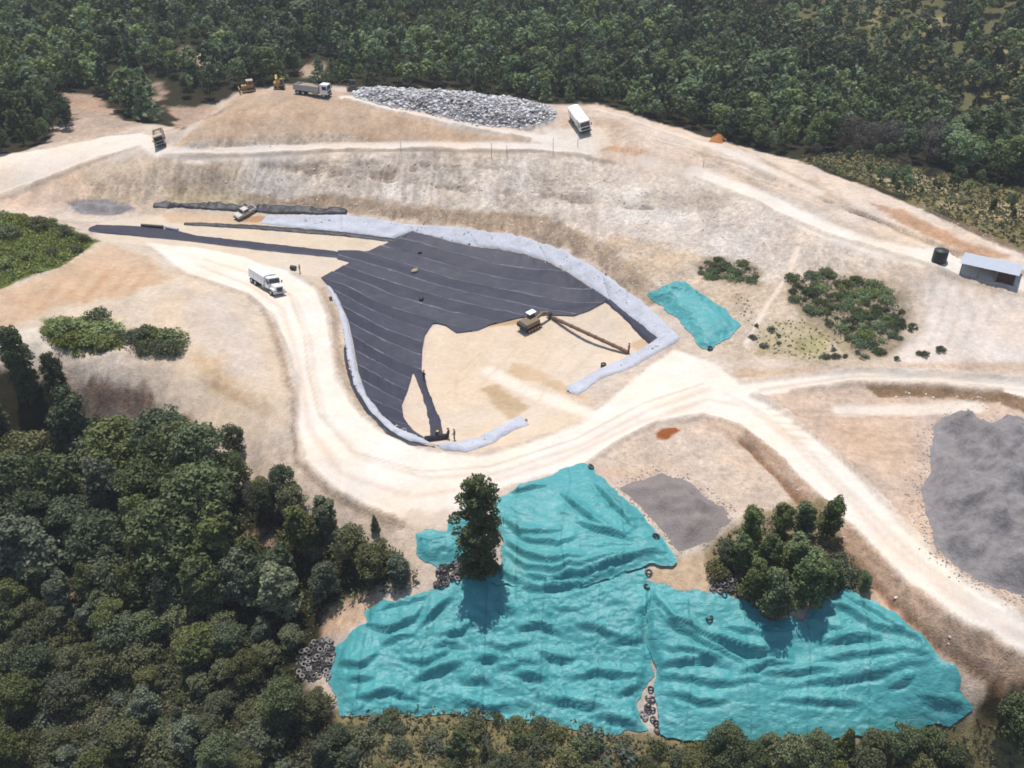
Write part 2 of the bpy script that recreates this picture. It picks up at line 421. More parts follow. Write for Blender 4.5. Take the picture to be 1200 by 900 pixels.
# haul road
HAUL_PX = [(172,284),(230,290),(290,302),(345,322),(372,340),(386,370),(391,410),(398,445),(418,478),(450,504),(500,527),(560,535),(620,520),(690,492),(740,445),(790,408),(832,424),(868,448),
           (920,443),(1000,434),(1100,437),(1215,448),(1215,466),(1100,451),(1000,449),(930,457),(885,464),(920,482),(960,515),(1000,550),(1040,592),(1080,632),(1130,677),(1215,732),
           (1215,778),(1120,728),(1060,680),(1010,632),(955,580),(905,530),(865,498),(825,486),(770,494),(725,518),(690,542),(650,555),(600,566),(545,590),(520,615),(470,612),(430,596),(385,570),(353,540),(346,500),(347,460),(336,415),(318,370),(292,346),(218,320)]
area(HAUL_PX, S(250,238,228,.97), .9, .35, rub=.04, zone=HAUL)
RUT = S(232,214,200,.92)
stroke([(240,304),(300,322),(345,350),(362,395),(367,440),(380,490),(420,535),(500,560),(580,556),(680,522),(760,480),(830,455)], .8, RUT, .5, .3, .8)
stroke([(235,312),(295,335),(330,362),(345,405),(352,440),(362,500),(400,555),(480,582),(560,570),(660,538),(750,495),(830,468),(880,478),(930,520),(985,575),(1050,645),(1120,700),(1215,755)], .8, RUT, .5, .3, .8)
stroke([(860,470),(900,490),(950,530),(1010,590),(1080,660),(1150,710),(1215,742)], .7, RUT, .4, .3, .8)
stroke([(890,456),(1000,440),(1100,441),(1215,453)], .5, RUT, .3, .2, .9)
stroke([(890,460),(1000,444),(1100,446),(1215,460)], .5, RUT, .3, .2, .9)
area([(380,335),(395,365),(400,400),(406,440),(425,475),(455,500),(500,522),(490,526),(450,506),(415,478),(398,445),(391,410),(386,370),(372,340)], S(196,172,146), .5, .3, .8, rub=.8)
# windrows pushed up along the road edges, and tyre tracks
BERM = S(222,204,188)
for ln in ([(218,321),(292,347),(318,371),(336,415),(347,460),(346,500),(353,540),(385,570),(430,596),(470,611)],
           [(690,543),(725,519),(770,495),(825,487),(865,499),(905,531),(955,581),(1010,633),(1060,681),(1120,729),(1215,779)],
           [(885,464),(920,482),(960,515),(1000,550),(1040,592),(1080,632),(1130,677),(1215,732)],
           [(868,447),(920,442),(1000,433),(1100,436),(1215,447)], [(930,458),(1000,450),(1100,452),(1170,458)],
           [(345,321),(372,339),(386,369),(391,409),(398,444),(418,477),(450,503)], [(190,184),(300,181),(400,176),(520,175),(640,177),(690,184)],
           [(815,208),(880,235),(960,272),(1080,307),(1120,324),(1210,347)], [(405,117),(460,131),(540,149),(620,163)], [(0,231),(70,204),(120,184),(160,172)]):
    stroke(ln, .9, BERM, .35, .6, .55, rub=.8, lift=.38)
rk = random.Random(12)
for ln in ([(300,322),(345,350),(362,395),(367,440),(380,490),(420,535),(500,558),(580,552),(680,520),(760,478),(830,455)],
           [(860,470),(900,490),(950,530),(1010,590),(1080,660),(1150,710),(1215,742)], [(890,456),(1000,440),(1100,441),(1215,453)]):
    for q in range(5):
        o_ = rk.uniform(-16, 14) if ln[0][0] != 890 else rk.uniform(-3, 5)
        stroke([(u + o_ * .8, v + o_ * .7) for (u, v) in ln], .38, S(*((216,196,178) if q % 2 else (255,246,236))), .25, .15, rk.uniform(.35, .7))
for q in range(7):                                        # tracks over the cell floor and the right flat
    u0 = rk.uniform(560, 700); stroke([(u0, rk.uniform(395, 420)), (u0 - 30, 440), (u0 - 60 + q * 6, 470)], .4, S(222,196,168), .3, .3, rk.uniform(.3, .6))
for q in range(8):
    v0 = 485 + q * 8; stroke([(900 + q * 6, v0 - 6), (980, v0 + rk.uniform(-4, 8)), (1070, v0 + rk.uniform(-6, 10))], .4, S(206,178,156), .3, .4, rk.uniform(.3, .6))
for q in range(9):                                        # contour scars on the upper slope and the right shoulder
    a_ = q / 9; stroke([(300 + 30 * q, 192 + 34 * a_), (450 + 20 * q, 190 + 40 * a_), (620 + 18 * q, 198 + 52 * a_)], .5, S(170,152,138), .35, 1.0, rk.uniform(.4, .7), lift=-.42)
for q in range(8):
    stroke([(760 + 10 * q, 158 + 5 * q), (860 + 10 * q, 186 + 6 * q), (980 + 12 * q, 240 + 4 * q), (1080 + 8 * q, 275 + 4 * q)], .55, S(*((196,172,152) if q % 2 else (246,234,222))), .35, .9, rk.uniform(.4, .7), lift=-.32)
for q in range(7):
    stroke([(1060 + 18 * q, 330), (1050 + 18 * q, 365 + q * 3), (1030 + 20 * q, 400 + q)], .6, S(206,184,168), .4, .8, .35, lift=-.15)
# embankment under the road
area([(865,498),(905,530),(955,580),(1010,632),(1060,680),(1120,728),(1215,778),(1215,805),(1170,795),(1110,760),(1040,695),(985,640),(930,580),(885,530)], S(206,176,154), .6, .4, .95, rub=.9)
EMB = stroke([(870,515),(930,578),(985,640),(1040,698),(1110,764),(1175,800)], .9, S(150,112,84), .4, .3, .9, rub=.8, lift=-.55)
area([(930,590),(985,650),(1040,705),(1110,770),(1165,805),(1145,815),(1070,760),(1000,690),(960,640)], S(232,198,174), .8, .6, .9, rub=.4)
area([(1100,770),(1160,800),(1145,825),(1130,800)], S(240,218,196), .8, .6, .8)
# by the tarps
area([(775,655),(840,650),(850,690),(790,695),(762,680)], S(222,194,164), 1, .6, .9, rub=.5)
area([(380,715),(430,690),(440,705),(400,745),(380,750)], S(232,196,166), 1, .6, .9, rub=.6)
area([(480,600),(540,600),(540,660),(430,600)], S(234,212,192), 1, .8, .8)
# grass bank and scrub
area([(-80,245),(0,247),(60,258),(115,282),(70,312),(0,338),(-80,345)], S(112,122,58), .5, .5, rub=.7, zone=BANK)
area([(55,375),(110,370),(140,380),(145,410),(90,418),(58,400)], S(120,130,60), .8, .8, .85, rub=.6)
area([(150,385),(205,388),(210,415),(160,415)], S(116,122,62), .8, .8, .8, rub=.6)
area([(395,835),(470,818),(560,822),(640,838),(720,850),(820,868),(1000,872),(1150,840),(1200,850),(1260,960),(330,960)], S(150,138,98), 1, 1, rub=.7)
area([(830,640),(880,600),(960,590),(1015,690),(900,730),(840,690)], S(134,122,82), 1.5, 1, .8, rub=.7)
area([(-40,660),(40,670),(30,780),(-40,800)], S(110,104,70), 2, 1.5, .7)
for pl in ([(50,830),(130,835),(140,860),(60,870)], [(280,830),(315,825),(320,855),(290,865)], [(260,625),(310,620),(320,640),(270,645)], [(345,610),(385,598),(392,615),(355,628)], [(290,680),(310,678),(308,690)], [(70,690),(120,690),(110,700)], [(340,640),(380,640),(370,655)]):
    area(pl, S(206,176,150), 1, 1.0, .9, rub=.7)
# beyond the right shoulder: pale scrub land
area([(940,185),(1010,180),(1100,205),(1200,225),(1270,260),(1270,320),(1200,292),(1120,258),(1040,224)], S(146,132,94), 2, 2, .9, rub=.7)
for pl in ([(1020,205),(1080,200),(1120,225),(1060,228)], [(1140,235),(1200,240),(1200,262),(1150,255)], [(1090,238),(1120,238),(1130,252)]):
    area(pl, S(206,186,150), 1.5, 1.5, .8)
area([(900,40),(1000,78),(1100,120),(1200,175),(1320,230),(1320,-30),(880,-30)], S(118,114,78), 3, 4, .9)
for pl in ([(1140,60),(1200,50),(1200,85),(1150,90)], [(1060,30),(1120,20),(1110,45)], [(1000,20),(1030,10),(1035,35)], [(1160,110),(1200,105),(1200,130)]):
    area(pl, S(176,160,118), 2, 3, .8)
# reddish puddle of soil, loose gravel apron
area([(768,508),(776,502),(792,500),(798,504),(788,510),(782,515),(772,514)], S(168,96,48), .25, .15, rub=.2)
# grey stones at the far left of the drain
area([(78,236),(110,231),(150,236),(158,246),(130,252),(90,250)], S(150,148,156), 1, .6, .9, rub=1.0)

# relief of the surface itself
rough = smooth(.25, 1.0, RB)
sl_x = np.gradient(ZB, TX, axis=0); sl_y = np.gradient(ZB, TY, axis=1)
STEEP = np.sqrt(sl_x ** 2 + sl_y ** 2)
ZF = ZB + DZ
ZF += fbm(X, Y, 9, 3, 31) * .28 * smooth(.15, .6, RB)
ZF += fbm(X, Y, 2.4, 4, 41, .6) * (.03 + .26 * rough)
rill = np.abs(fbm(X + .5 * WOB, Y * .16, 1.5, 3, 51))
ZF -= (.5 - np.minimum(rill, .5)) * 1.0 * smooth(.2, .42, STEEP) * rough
streak = fbm(X + .8 * WOB, Y * .22, 1.2, 4, 57, .65)
mott = fbm(X, Y, 3.2, 4, 59, .65)
PC *= (1 + (.16 * streak * smooth(.15, .4, STEEP) + .13 * mott) * smooth(.1, .5, RB) + .03 * mott)[..., None]
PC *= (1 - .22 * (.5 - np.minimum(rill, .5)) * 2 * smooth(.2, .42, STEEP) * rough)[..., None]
def z_at(x, y):
    """height of the finished ground"""
    x = np.asarray(x, float); y = np.asarray(y, float)
    i = np.clip(np.searchsorted(TX, x) - 1, 0, NX - 2); j = np.clip(np.searchsorted(TY, y) - 1, 0, NY - 2)
    a = np.clip((x - TX[i]) / (TX[i + 1] - TX[i]), 0, 1); b = np.clip((y - TY[j]) / (TY[j + 1] - TY[j]), 0, 1)
    return (ZF[i, j] * (1 - a) + ZF[i + 1, j] * a) * (1 - b) + (ZF[i, j + 1] * (1 - a) + ZF[i + 1, j + 1] * a) * b
def place(u, v):
    x, y = ground(u, v)
    return float(x[0]), float(y[0]), float(z_at(x, y)[0])
def heading(a, b):
    p = place(*a); q = place(*b)
    return math.atan2(q[1] - p[1], q[0] - p[0])

# ------------------------------------------------------------------ materials
def new_mat(name):
    m = bpy.data.materials.new(name); m.use_nodes = True
    nt = m.node_tree
    b = nt.nodes["Principled BSDF"]
    return m, nt, b
def N(nt, t, **kw):
    n = nt.nodes.new(t)
    for k, v in kw.items():
        if isinstance(k, str) and k.startswith('i_'):
            n.inputs[k[2:].replace('_', ' ')].default_value = v
        else: setattr(n, k, v)
    return n
def math_node(nt, op, a, b=None, c=None):
    n = nt.nodes.new("ShaderNodeMath"); n.operation = op
    for i, v in enumerate((a, b, c)):
        if v is None: continue
        if isinstance(v, (int, float)): n.inputs[i].default_value = v
        else: nt.links.new(v, n.inputs[i])
    return n.outputs[0]
def noise(nt, scale, detail=4, rough=.6, vec=None):
    n = nt.nodes.new("ShaderNodeTexNoise"); n.inputs["Scale"].default_value = scale
    n.inputs["Detail"].default_value = detail; n.inputs["Roughness"].default_value = rough
    if vec is not None: nt.links.new(vec, n.inputs["Vector"])
    return n.outputs["Fac"]
def scale_color(nt, col, fac):
    n = nt.nodes.new("ShaderNodeVectorMath"); n.operation = 'SCALE'
    nt.links.new(col, n.inputs[0]); nt.links.new(fac, n.inputs["Scale"])
    return n.outputs[0]

def earth_material():
    m, nt, b = new_mat("earth")
    L = nt.links
    pos = nt.nodes.new("ShaderNodeNewGeometry").outputs["Position"]
    col = N(nt, "ShaderNodeAttribute", attribute_name="soil").outputs["Color"]
    rub = N(nt, "ShaderNodeAttribute", attribute_name="stony").outputs["Fac"]
    n1 = noise(nt, .22, 5, .6, pos); n2 = noise(nt, 1.3, 5, .65, pos); n3 = noise(nt, 4.5, 3, .7, pos)
    v = nt.nodes.new("ShaderNodeTexVoronoi"); v.inputs["Scale"].default_value = 1.6; L.new(pos, v.inputs["Vector"])
    v.inputs["Randomness"].default_value = 1.0
    # tone: broad, middle and stony speckle
    t = math_node(nt, 'MULTIPLY_ADD', n1, .36, .82)
    amp = math_node(nt, 'MULTIPLY_ADD', rub, .95, .24)
    t2 = math_node(nt, 'MULTIPLY', math_node(nt, 'SUBTRACT', n2, .5), amp)
    t3 = math_node(nt, 'MULTIPLY', math_node(nt, 'SUBTRACT', n3, .5), math_node(nt, 'MULTIPLY', amp, .9))
    sep = nt.nodes.new("ShaderNodeSeparateColor"); L.new(v.outputs["Color"], sep.inputs[0])
    t4 = math_node(nt, 'MULTIPLY', math_node(nt, 'SUBTRACT', sep.outputs[0], .5), math_node(nt, 'MULTIPLY', rub, .22))
    tot = math_node(nt, 'ADD', math_node(nt, 'ADD', t, t2), math_node(nt, 'ADD', t3, t4))
    c = scale_color(nt, col, tot)
    # faint ochre / grey drift
    n5 = noise(nt, .09, 4, .6, pos)
    mix = nt.nodes.new("ShaderNodeMix"); mix.data_type = 'RGBA'; mix.blend_type = 'MULTIPLY'
    ramp = nt.nodes.new("ShaderNodeValToRGB")
    ramp.color_ramp.elements[0].position = .38; ramp.color_ramp.elements[0].color = (1.0, .955, .90, 1)
    ramp.color_ramp.elements[1].position = .62; ramp.color_ramp.elements[1].color = (.97, .98, 1.0, 1)
    L.new(n5, ramp.inputs[0]); mix.inputs[0].default_value = 1.0
    L.new(c, mix.inputs[6]); L.new(ramp.outputs[0], mix.inputs[7])
    L.new(mix.outputs[2], b.inputs["Base Color"])
    b.inputs["Roughness"].default_value = .95
    b.inputs["Specular IOR Level"].default_value = .15
    h = math_node(nt, 'ADD', math_node(nt, 'MULTIPLY', n2, .5), math_node(nt, 'MULTIPLY', n3, .35))
    h = math_node(nt, 'MULTIPLY', h, math_node(nt, 'MULTIPLY_ADD', rub, .95, .16))
    bp = nt.nodes.new("ShaderNodeBump"); bp.inputs["Strength"].default_value = .7; bp.inputs["Distance"].default_value = .6
    L.new(h, bp.inputs["Height"]); L.new(bp.outputs[0], b.inputs["Normal"])
    return m
M_EARTH = earth_material()
_mats = {}
def plain(name, rgb, rough=.5, metal=0.0, var=.12, scale=3.0, spec=.4, bump=0.0):
    """paint, rubber, cloth ...: a base colour with grime and grain"""
    if name in _mats: return _mats[name]
    m, nt, b = new_mat(name)
    tc = nt.nodes.new("ShaderNodeTexCoord").outputs["Object"]
    n = noise(nt, scale, 5, .65, tc)
    rgbn = nt.nodes.new("ShaderNodeRGB"); rgbn.outputs[0].default_value = (*rgb, 1)
    c = scale_color(nt, rgbn.outputs[0], math_node(nt, 'MULTIPLY_ADD', n, var * 2, 1 - var))
    nt.links.new(c, b.inputs["Base Color"])
    b.inputs["Roughness"].default_value = rough; b.inputs["Metallic"].default_value = metal
    b.inputs["Specular IOR Level"].default_value = spec
    if bump:
        bp = nt.nodes.new("ShaderNodeBump"); bp.inputs["Distance"].default_value = bump; bp.inputs["Strength"].default_value = 1
        nt.links.new(noise(nt, scale * 2, 4, .7, tc), bp.inputs["Height"]); nt.links.new(bp.outputs[0], b.inputs["Normal"])
    _mats[name] = m
    return m

def attr(me, name, data, kind='FLOAT'):
    a = me.attributes.new(name, kind, 'POINT')
    if kind == 'FLOAT_COLOR':
        d = np.ones((len(me.vertices), 4), np.float32); d[:, :3] = data
        a.data.foreach_set("color", d.ravel())
    else: a.data.foreach_set("value", np.asarray(data, np.float32).ravel())
def mesh_np(name, V, F):
    """mesh from numpy vertices and quads/triangles"""
    me = bpy.data.meshes.new(name)
    F = np.asarray(F, np.int32); k = F.shape[1]
    me.vertices.add(len(V)); me.vertices.foreach_set("co", np.asarray(V, np.float32).ravel())
    me.loops.add(F.size); me.loops.foreach_set("vertex_index", F.ravel())
    me.polygons.add(len(F)); me.polygons.foreach_set("loop_start", np.arange(0, F.size, k, dtype=np.int32))
    me.polygons.foreach_set("loop_total", np.full(len(F), k, np.int32))
    me.update(calc_edges=True)
    return me
def link(name, me, parent=None, mat=None, smooth_=False):
    o = bpy.data.objects.new(name, me); COL.objects.link(o)
    if parent is not None: o.parent = parent
    if mat is not None and me is not None: me.materials.append(mat)
    if smooth_ and me is not None: me.polygons.foreach_set("use_smooth", np.ones(len(me.polygons), bool))
    return o
def tag(o, label=None, cat=None, group=None, kind=None):
    if label: o["label"] = label
    if cat: o["category"] = cat
    if group: o["group"] = group
    if kind: o["kind"] = kind
    return o
def empty(name, loc, rz=0.0, label=None, cat=None, group=None):
    o = bpy.data.objects.new(name, None); COL.objects.link(o)
    o.empty_display_size = .3
    o.location = loc; o.rotation_euler = (0, 0, rz)
    return tag(o, label, cat, group)

# ------------------------------------------------------------------ ground pieces cut from one sheet
nrm = np.stack([-np.gradient(ZF, TX, axis=0), -np.gradient(ZF, TY, axis=1), np.ones_like(ZF)], -1)
nrm /= np.linalg.norm(nrm, axis=-1, keepdims=True)
zc = np.maximum.reduce([ZN[:-1, :-1], ZN[1:, :-1], ZN[:-1, 1:], ZN[1:, 1:]])
names = {FOREST_FLOOR: ("forest_floor", "dark leaf-strewn ground under the woods around the site"),
         QUARRY: ("ground", "pale bare earth slopes and flats of the cleared site"),
         HAUL: ("haul_road", "broad cream dirt haul road looping around the lined cell"),
         BENCH: ("bench_road", "narrow pale dirt road along the benches of the upper slope"),
         TRACK: ("dirt_track", "pale dirt track tread into the bare ground"),
         FLOOR: ("cell_floor", "sandy unlined floor of the excavated cell"),
         BANK: ("grassy_bank", "green grassy bank above the orange cut at left edge")}
idx = np.arange(NX * NY).reshape(NX, NY)
for zid, (nm, lab) in names.items():
    I, J = np.nonzero(zc == zid)
    F = np.stack([idx[I, J], idx[I + 1, J], idx[I + 1, J + 1], idx[I, J + 1]], 1)
    used, inv = np.unique(F, return_inverse=True)
    V = np.stack([X.ravel(), Y.ravel(), ZF.ravel()], 1)[used]
    me = mesh_np(nm, V, inv.reshape(F.shape))
    attr(me, "soil", PC.reshape(-1, 3)[used], 'FLOAT_COLOR'); attr(me, "stony", RB.ravel()[used])
    o = link(nm, me, None, M_EARTH, True)
    me.normals_split_custom_set_from_vertices(nrm.reshape(-1, 3)[used].tolist())
    tag(o, lab, kind="structure")

# ------------------------------------------------------------------ sheets laid over the ground
def drape(name, sdf, box, res, height, mat, parent=None, tint=None, smooth_=True):
    """sheet over the ground where sdf(x, y) > 0; height(x, y, d) is its height above the ground"""
    (x0, y0), (x1, y1) = box
    xs = np.arange(x0 - res, x1 + 2 * res, res); ys = np.arange(y0 - res, y1 + 2 * res, res)
    GXm, GYm = np.meshgrid(xs, ys, indexing='ij')
    D = sdf(GXm, GYm)
    ins = D > 0
    keep = ins[:-1, :-1] | ins[1:, :-1] | ins[:-1, 1:] | ins[1:, 1:]
    PX, PY = GXm.copy(), GYm.copy()
    used = np.zeros(D.shape, bool)
    used[:-1, :-1] |= keep; used[1:, :-1] |= keep; used[:-1, 1:] |= keep; used[1:, 1:] |= keep
    out = used & ~ins
    ox, oy = PX[out], PY[out]
    for _ in range(4):                                   # pull the rim onto the outline
        d = sdf(ox, oy); e = .02
        gx_ = (sdf(ox + e, oy) - d) / e; gy_ = (sdf(ox, oy + e) - d) / e
        g2 = np.maximum(gx_ ** 2 + gy_ ** 2, .2)
        ox = ox - d * gx_ / g2; oy = oy - d * gy_ / g2
    PX[out] = ox; PY[out] = oy
    D[out] = 0
    I, J = np.nonzero(keep)
    ii = np.arange(D.size).reshape(D.shape)
    F = np.stack([ii[I, J], ii[I + 1, J], ii[I + 1, J + 1], ii[I, J + 1]], 1)
    u, inv = np.unique(F, return_inverse=True)
    x, y, d = PX.ravel()[u], PY.ravel()[u], D.ravel()[u]
    z = z_at(x, y) + height(x, y, d)
    me = mesh_np(name, np.stack([x, y, z], 1), inv.reshape(F.shape))
    o = link(name, me, parent, mat, smooth_)
    if tint is not None: attr(me, "tint", tint(x, y, d))
    return o
def poly_sdf(poly, wob=0.0, seed=5, size=2.0):
    res = .2
    (x0, y0), (x1, y1) = poly.min(0) - 2, poly.max(0) + 2
    xs = np.arange(x0, x1 + res, res); ys = np.arange(y0, y1 + res, res)
    A, B = np.meshgrid(xs, ys, indexing='ij')
    Gd = sdist(A, B, poly)
    def f(x, y):
        fx_ = np.clip((np.asarray(x, float) - x0) / res, 0, Gd.shape[0] - 1.001); fy_ = np.clip((np.asarray(y, float) - y0) / res, 0, Gd.shape[1] - 1.001)
        i = fx_.astype(int); j = fy_.astype(int); a = fx_ - i; b = fy_ - j
        d = (Gd[i, j] * (1 - a) + Gd[i + 1, j] * a) * (1 - b) + (Gd[i, j + 1] * (1 - a) + Gd[i + 1, j + 1] * a) * b
        return d + (wob * fbm(x, y, size, 3, seed) if wob else 0)
    return f
def pbox(poly):
    return poly.min(0), poly.max(0)

# --- cloth materials
def cloth(name, rgb, rough, bump, scale, dust=0.0, dust_rgb=(.5, .46, .4), spec=.4, fine=.15, crinkle=0.0):
    m, nt, b = new_mat(name)
    pos = nt.nodes.new("ShaderNodeNewGeometry").outputs["Position"]
    n1 = noise(nt, .35, 5, .6, pos); n2 = noise(nt, scale, 5, .65, pos)
    rgbn = nt.nodes.new("ShaderNodeRGB"); rgbn.outputs[0].default_value = (*rgb, 1)
    c = scale_color(nt, rgbn.outputs[0], math_node(nt, 'ADD', math_node(nt, 'MULTIPLY_ADD', n1, .5, .75 - fine / 2), math_node(nt, 'MULTIPLY', n2, fine)))
    if dust:
        mix = nt.nodes.new("ShaderNodeMix"); mix.data_type = 'RGBA'
        r = nt.nodes.new("ShaderNodeMapRange"); r.inputs[1].default_value = .52; r.inputs[2].default_value = .75; r.inputs[4].default_value = dust
        nt.links.new(noise(nt, .55, 6, .7, pos), r.inputs[0]); nt.links.new(r.outputs[0], mix.inputs[0])
        nt.links.new(c, mix.inputs[6]); mix.inputs[7].default_value = (*dust_rgb, 1); c = mix.outputs[2]
    nt.links.new(c, b.inputs["Base Color"])
    b.inputs["Roughness"].default_value = rough; b.inputs["Specular IOR Level"].default_value = spec
    bp = nt.nodes.new("ShaderNodeBump"); bp.inputs["Distance"].default_value = bump; bp.inputs["Strength"].default_value = .8
    if crinkle:                                       # sharp valleys between small flat facets
        mp = nt.nodes.new("ShaderNodeMapping"); mp.inputs["Scale"].default_value = (.55, 1, 1); nt.links.new(pos, mp.inputs[0])
        hs_ = None
        for sc, am in ((.45, .8), (1.1, .32), (2.4, .06)):
            r_ = math_node(nt, 'POWER', math_node(nt, 'MULTIPLY', math_node(nt, 'ABSOLUTE', math_node(nt, 'SUBTRACT', noise(nt, sc, 3, .55, mp.outputs[0]), .5)), 3.0), .6)
            r_ = math_node(nt, 'MULTIPLY', r_, am); hs_ = r_ if hs_ is None else math_node(nt, 'ADD', hs_, r_)
        bp.inputs["Distance"].default_value = crinkle; bp.inputs["Strength"].default_value = 1.0
        nt.links.new(hs_, bp.inputs["Height"])
    else:
        nt.links.new(n2, bp.inputs["Height"])
    nt.links.new(bp.outputs[0], b.inputs["Normal"])
    return m
M_TARP = cloth("teal_tarpaulin", (.058, .275, .285), .52, .06, 3.5, .6, (.20, .39, .39), spec=.4, fine=.25, crinkle=.13)
M_TARP_SEAM = cloth("teal_sheet_seam", (.048, .240, .250), .5, .05, 3.0, .4, (.12, .28, .28), spec=.4)
M_LINER = cloth("black_geomembrane", (.034, .034, .052), .6, .05, 2.2, .3, (.085, .084, .10), spec=.25)
M_LINER2 = cloth("black_geomembrane_worn", (.046, .045, .064), .6, .05, 2.0, .35, (.11, .108, .125), spec=.25)
M_SEAM = cloth('dusty_weld_seam', (.11, .108, .125), .7, .03, 2.0, 1.0, (.27, .26, .27), spec=.3)
M_LINER_DARK = cloth("black_sheet_edge", (.018, .018, .024), .5, .12, 2.0, .3, (.08, .08, .09), spec=.4)
M_GEO = cloth("grey_geotextile", (.42, .43, .475), .9, .16, 3.2, .7, (.56, .555, .57), spec=.2, fine=.6)

def lap(ph, seed, x, y, L):
    """cloth lapping over itself: a slow rise and a sudden drop towards the viewer's side, dying out sideways"""
    f = ph - np.floor(ph)
    f = np.where(f > .8, (1 - f) * 4, f)                    # the drop takes a fifth of the fold
    live = smooth(.0, .5, fbm(x, y, L, 2, seed + 2) + .3 * fbm(x, y, L * .3, 2, seed + 3))
    return (1 - f) ** 1.6 * live
def crease_lines(crop, k, lines_):
    """creases read off an enlarged view: (left, top) of the view, its scale, polylines"""
    return [gpoly([(crop[0] + p[0] / k, crop[1] + p[1] / k) for p in ln], closed=False, step=8) for ln in lines_]
CREASES = crease_lines((328, 515), 2.556, [
 [(640,182),(720,168),(800,148)],[(660,330),(740,390),(830,410),(930,390),(1050,358)],[(650,290),(730,360),(820,385),(920,368)],[(680,270),(750,320),(830,330),(890,300)],
 [(660,250),(720,290),(790,300),(850,285)],[(700,400),(800,430),(900,415),(1000,385),(1100,352),(1160,355)],[(690,440),(760,456),(860,452),(960,420),(1090,376)],
 [(840,170),(900,230),(980,290)],[(940,150),(990,220),(1060,290)],[(880,260),(960,290),(1060,320)],[(640,370),(690,420),(760,450)],
 [(245,562),(330,578),(400,542),(430,500)],[(280,522),(380,492),(450,470)],[(390,722),(480,706),(560,690)],[(540,745),(640,746)],[(170,680),(240,692),(300,650)],
 [(200,732),(290,720)],[(360,660),(440,682),(520,660)],[(470,600),(540,592),(580,560)],[(600,622),(680,640),(760,620)],[(580,680),(660,670)],[(760,650),(840,682),(900,660)],
 [(850,732),(940,720),(1040,722),(1100,714)],[(980,622),(1060,616),(1110,590)],[(880,560),(980,602),(1020,612)],[(1000,790),(1060,760),(1110,715)],[(940,830),(1020,852),(1100,880)],
 [(640,500),(700,542)],[(700,722),(800,742)],[(230,780),(330,770),(420,790)],[(520,800),(620,810),(700,800)],[(420,560),(470,520),(520,480)],[(560,520),(620,560),(650,600)],
 [(780,790),(880,800),(980,815)],[(300,620),(360,600),(410,600)],[(450,640),(500,630),(560,640)],[(650,700),(720,690),(780,700)],[(700,580),(780,570),(840,600)]])
CREASES += crease_lines((680, 600), 2.4, [
 [(200,222),(260,332),(330,370),(420,400),(520,412)],[(210,290),(270,352),(360,402),(460,432)],[(350,372),(470,412),(600,420)],[(560,506),(680,490),(800,466),(900,440),(980,428)],
 [(640,442),(760,420),(880,402),(980,405)],[(500,460),(600,472),(720,456)],[(400,340),(520,372),(620,352)],[(690,250),(760,292),(830,340)],[(720,240),(830,292),(900,350)],
 [(200,470),(300,492),(420,500),(500,488)],[(210,450),(300,440),(400,432)],[(780,330),(880,342),(960,372)],[(940,530),(1020,542),(1090,560)],[(860,500),(940,470)],
 [(192,215),(186,290),(196,380),(202,455)],[(240,520),(330,550),(420,545)],[(560,540),(680,550),(800,545)],[(660,380),(760,370),(850,372)],[(440,470),(520,440),(600,440)],[(230,400),(320,420),(420,460)],[(620,300),(680,330),(740,340)]])
def crease_height(x, y):
    """each crease: the cloth swells up behind it and drops away in front of it"""
    h = np.zeros(x.shape); rr = random.Random(3)
    for ln in CREASES:
        amp = rr.uniform(.55, 1.05); back = rr.uniform(.55, 1.15)
        (x0, y0), (x1, y1) = ln.min(0) - 3.5, ln.max(0) + 3.5
        m = (x > x0) & (x < x1) & (y > y0) & (y < y1)
        if not m.any(): continue
        X_, Y_ = x[m], y[m]; best = np.full(X_.shape, 1e9); sg = np.zeros(X_.shape); T = np.zeros(X_.shape); acc = 0.0
        wv = .22 * fbm(X_, Y_, 2.5, 3, 7)
        for i in range(len(ln) - 1):
            ax_, ay_ = ln[i]; e = ln[i + 1] - ln[i]; L_ = math.hypot(*e)
            t = np.clip(((X_ - ax_) * e[0] + (Y_ - ay_) * e[1]) / (L_ * L_), 0, 1)
            dx, dy = X_ - ax_ - t * e[0], Y_ - ay_ - t * e[1]
            d = np.hypot(dx, dy); n = np.array([-e[1], e[0]]) / L_
            if n[1] < 0: n = -n
            s1 = dx * n[0] + dy * n[1]
            k = d < best
            best = np.where(k, d, best); sg = np.where(k, s1, sg); T = np.where(k, acc + t * L_, T); acc += L_
        end = np.clip(np.minimum(T, acc - T) / (acc * .35), 0, 1) ** .7 * (best < np.abs(sg) + .35)
        sg = sg + wv
        hh = np.exp(-(np.maximum(sg, 0) / back) ** 1.3) * smooth(-.28, .0, sg) - .3 * np.exp(-((sg + .34) / .22) ** 2)
        h[m] += amp * hh * end
    return h
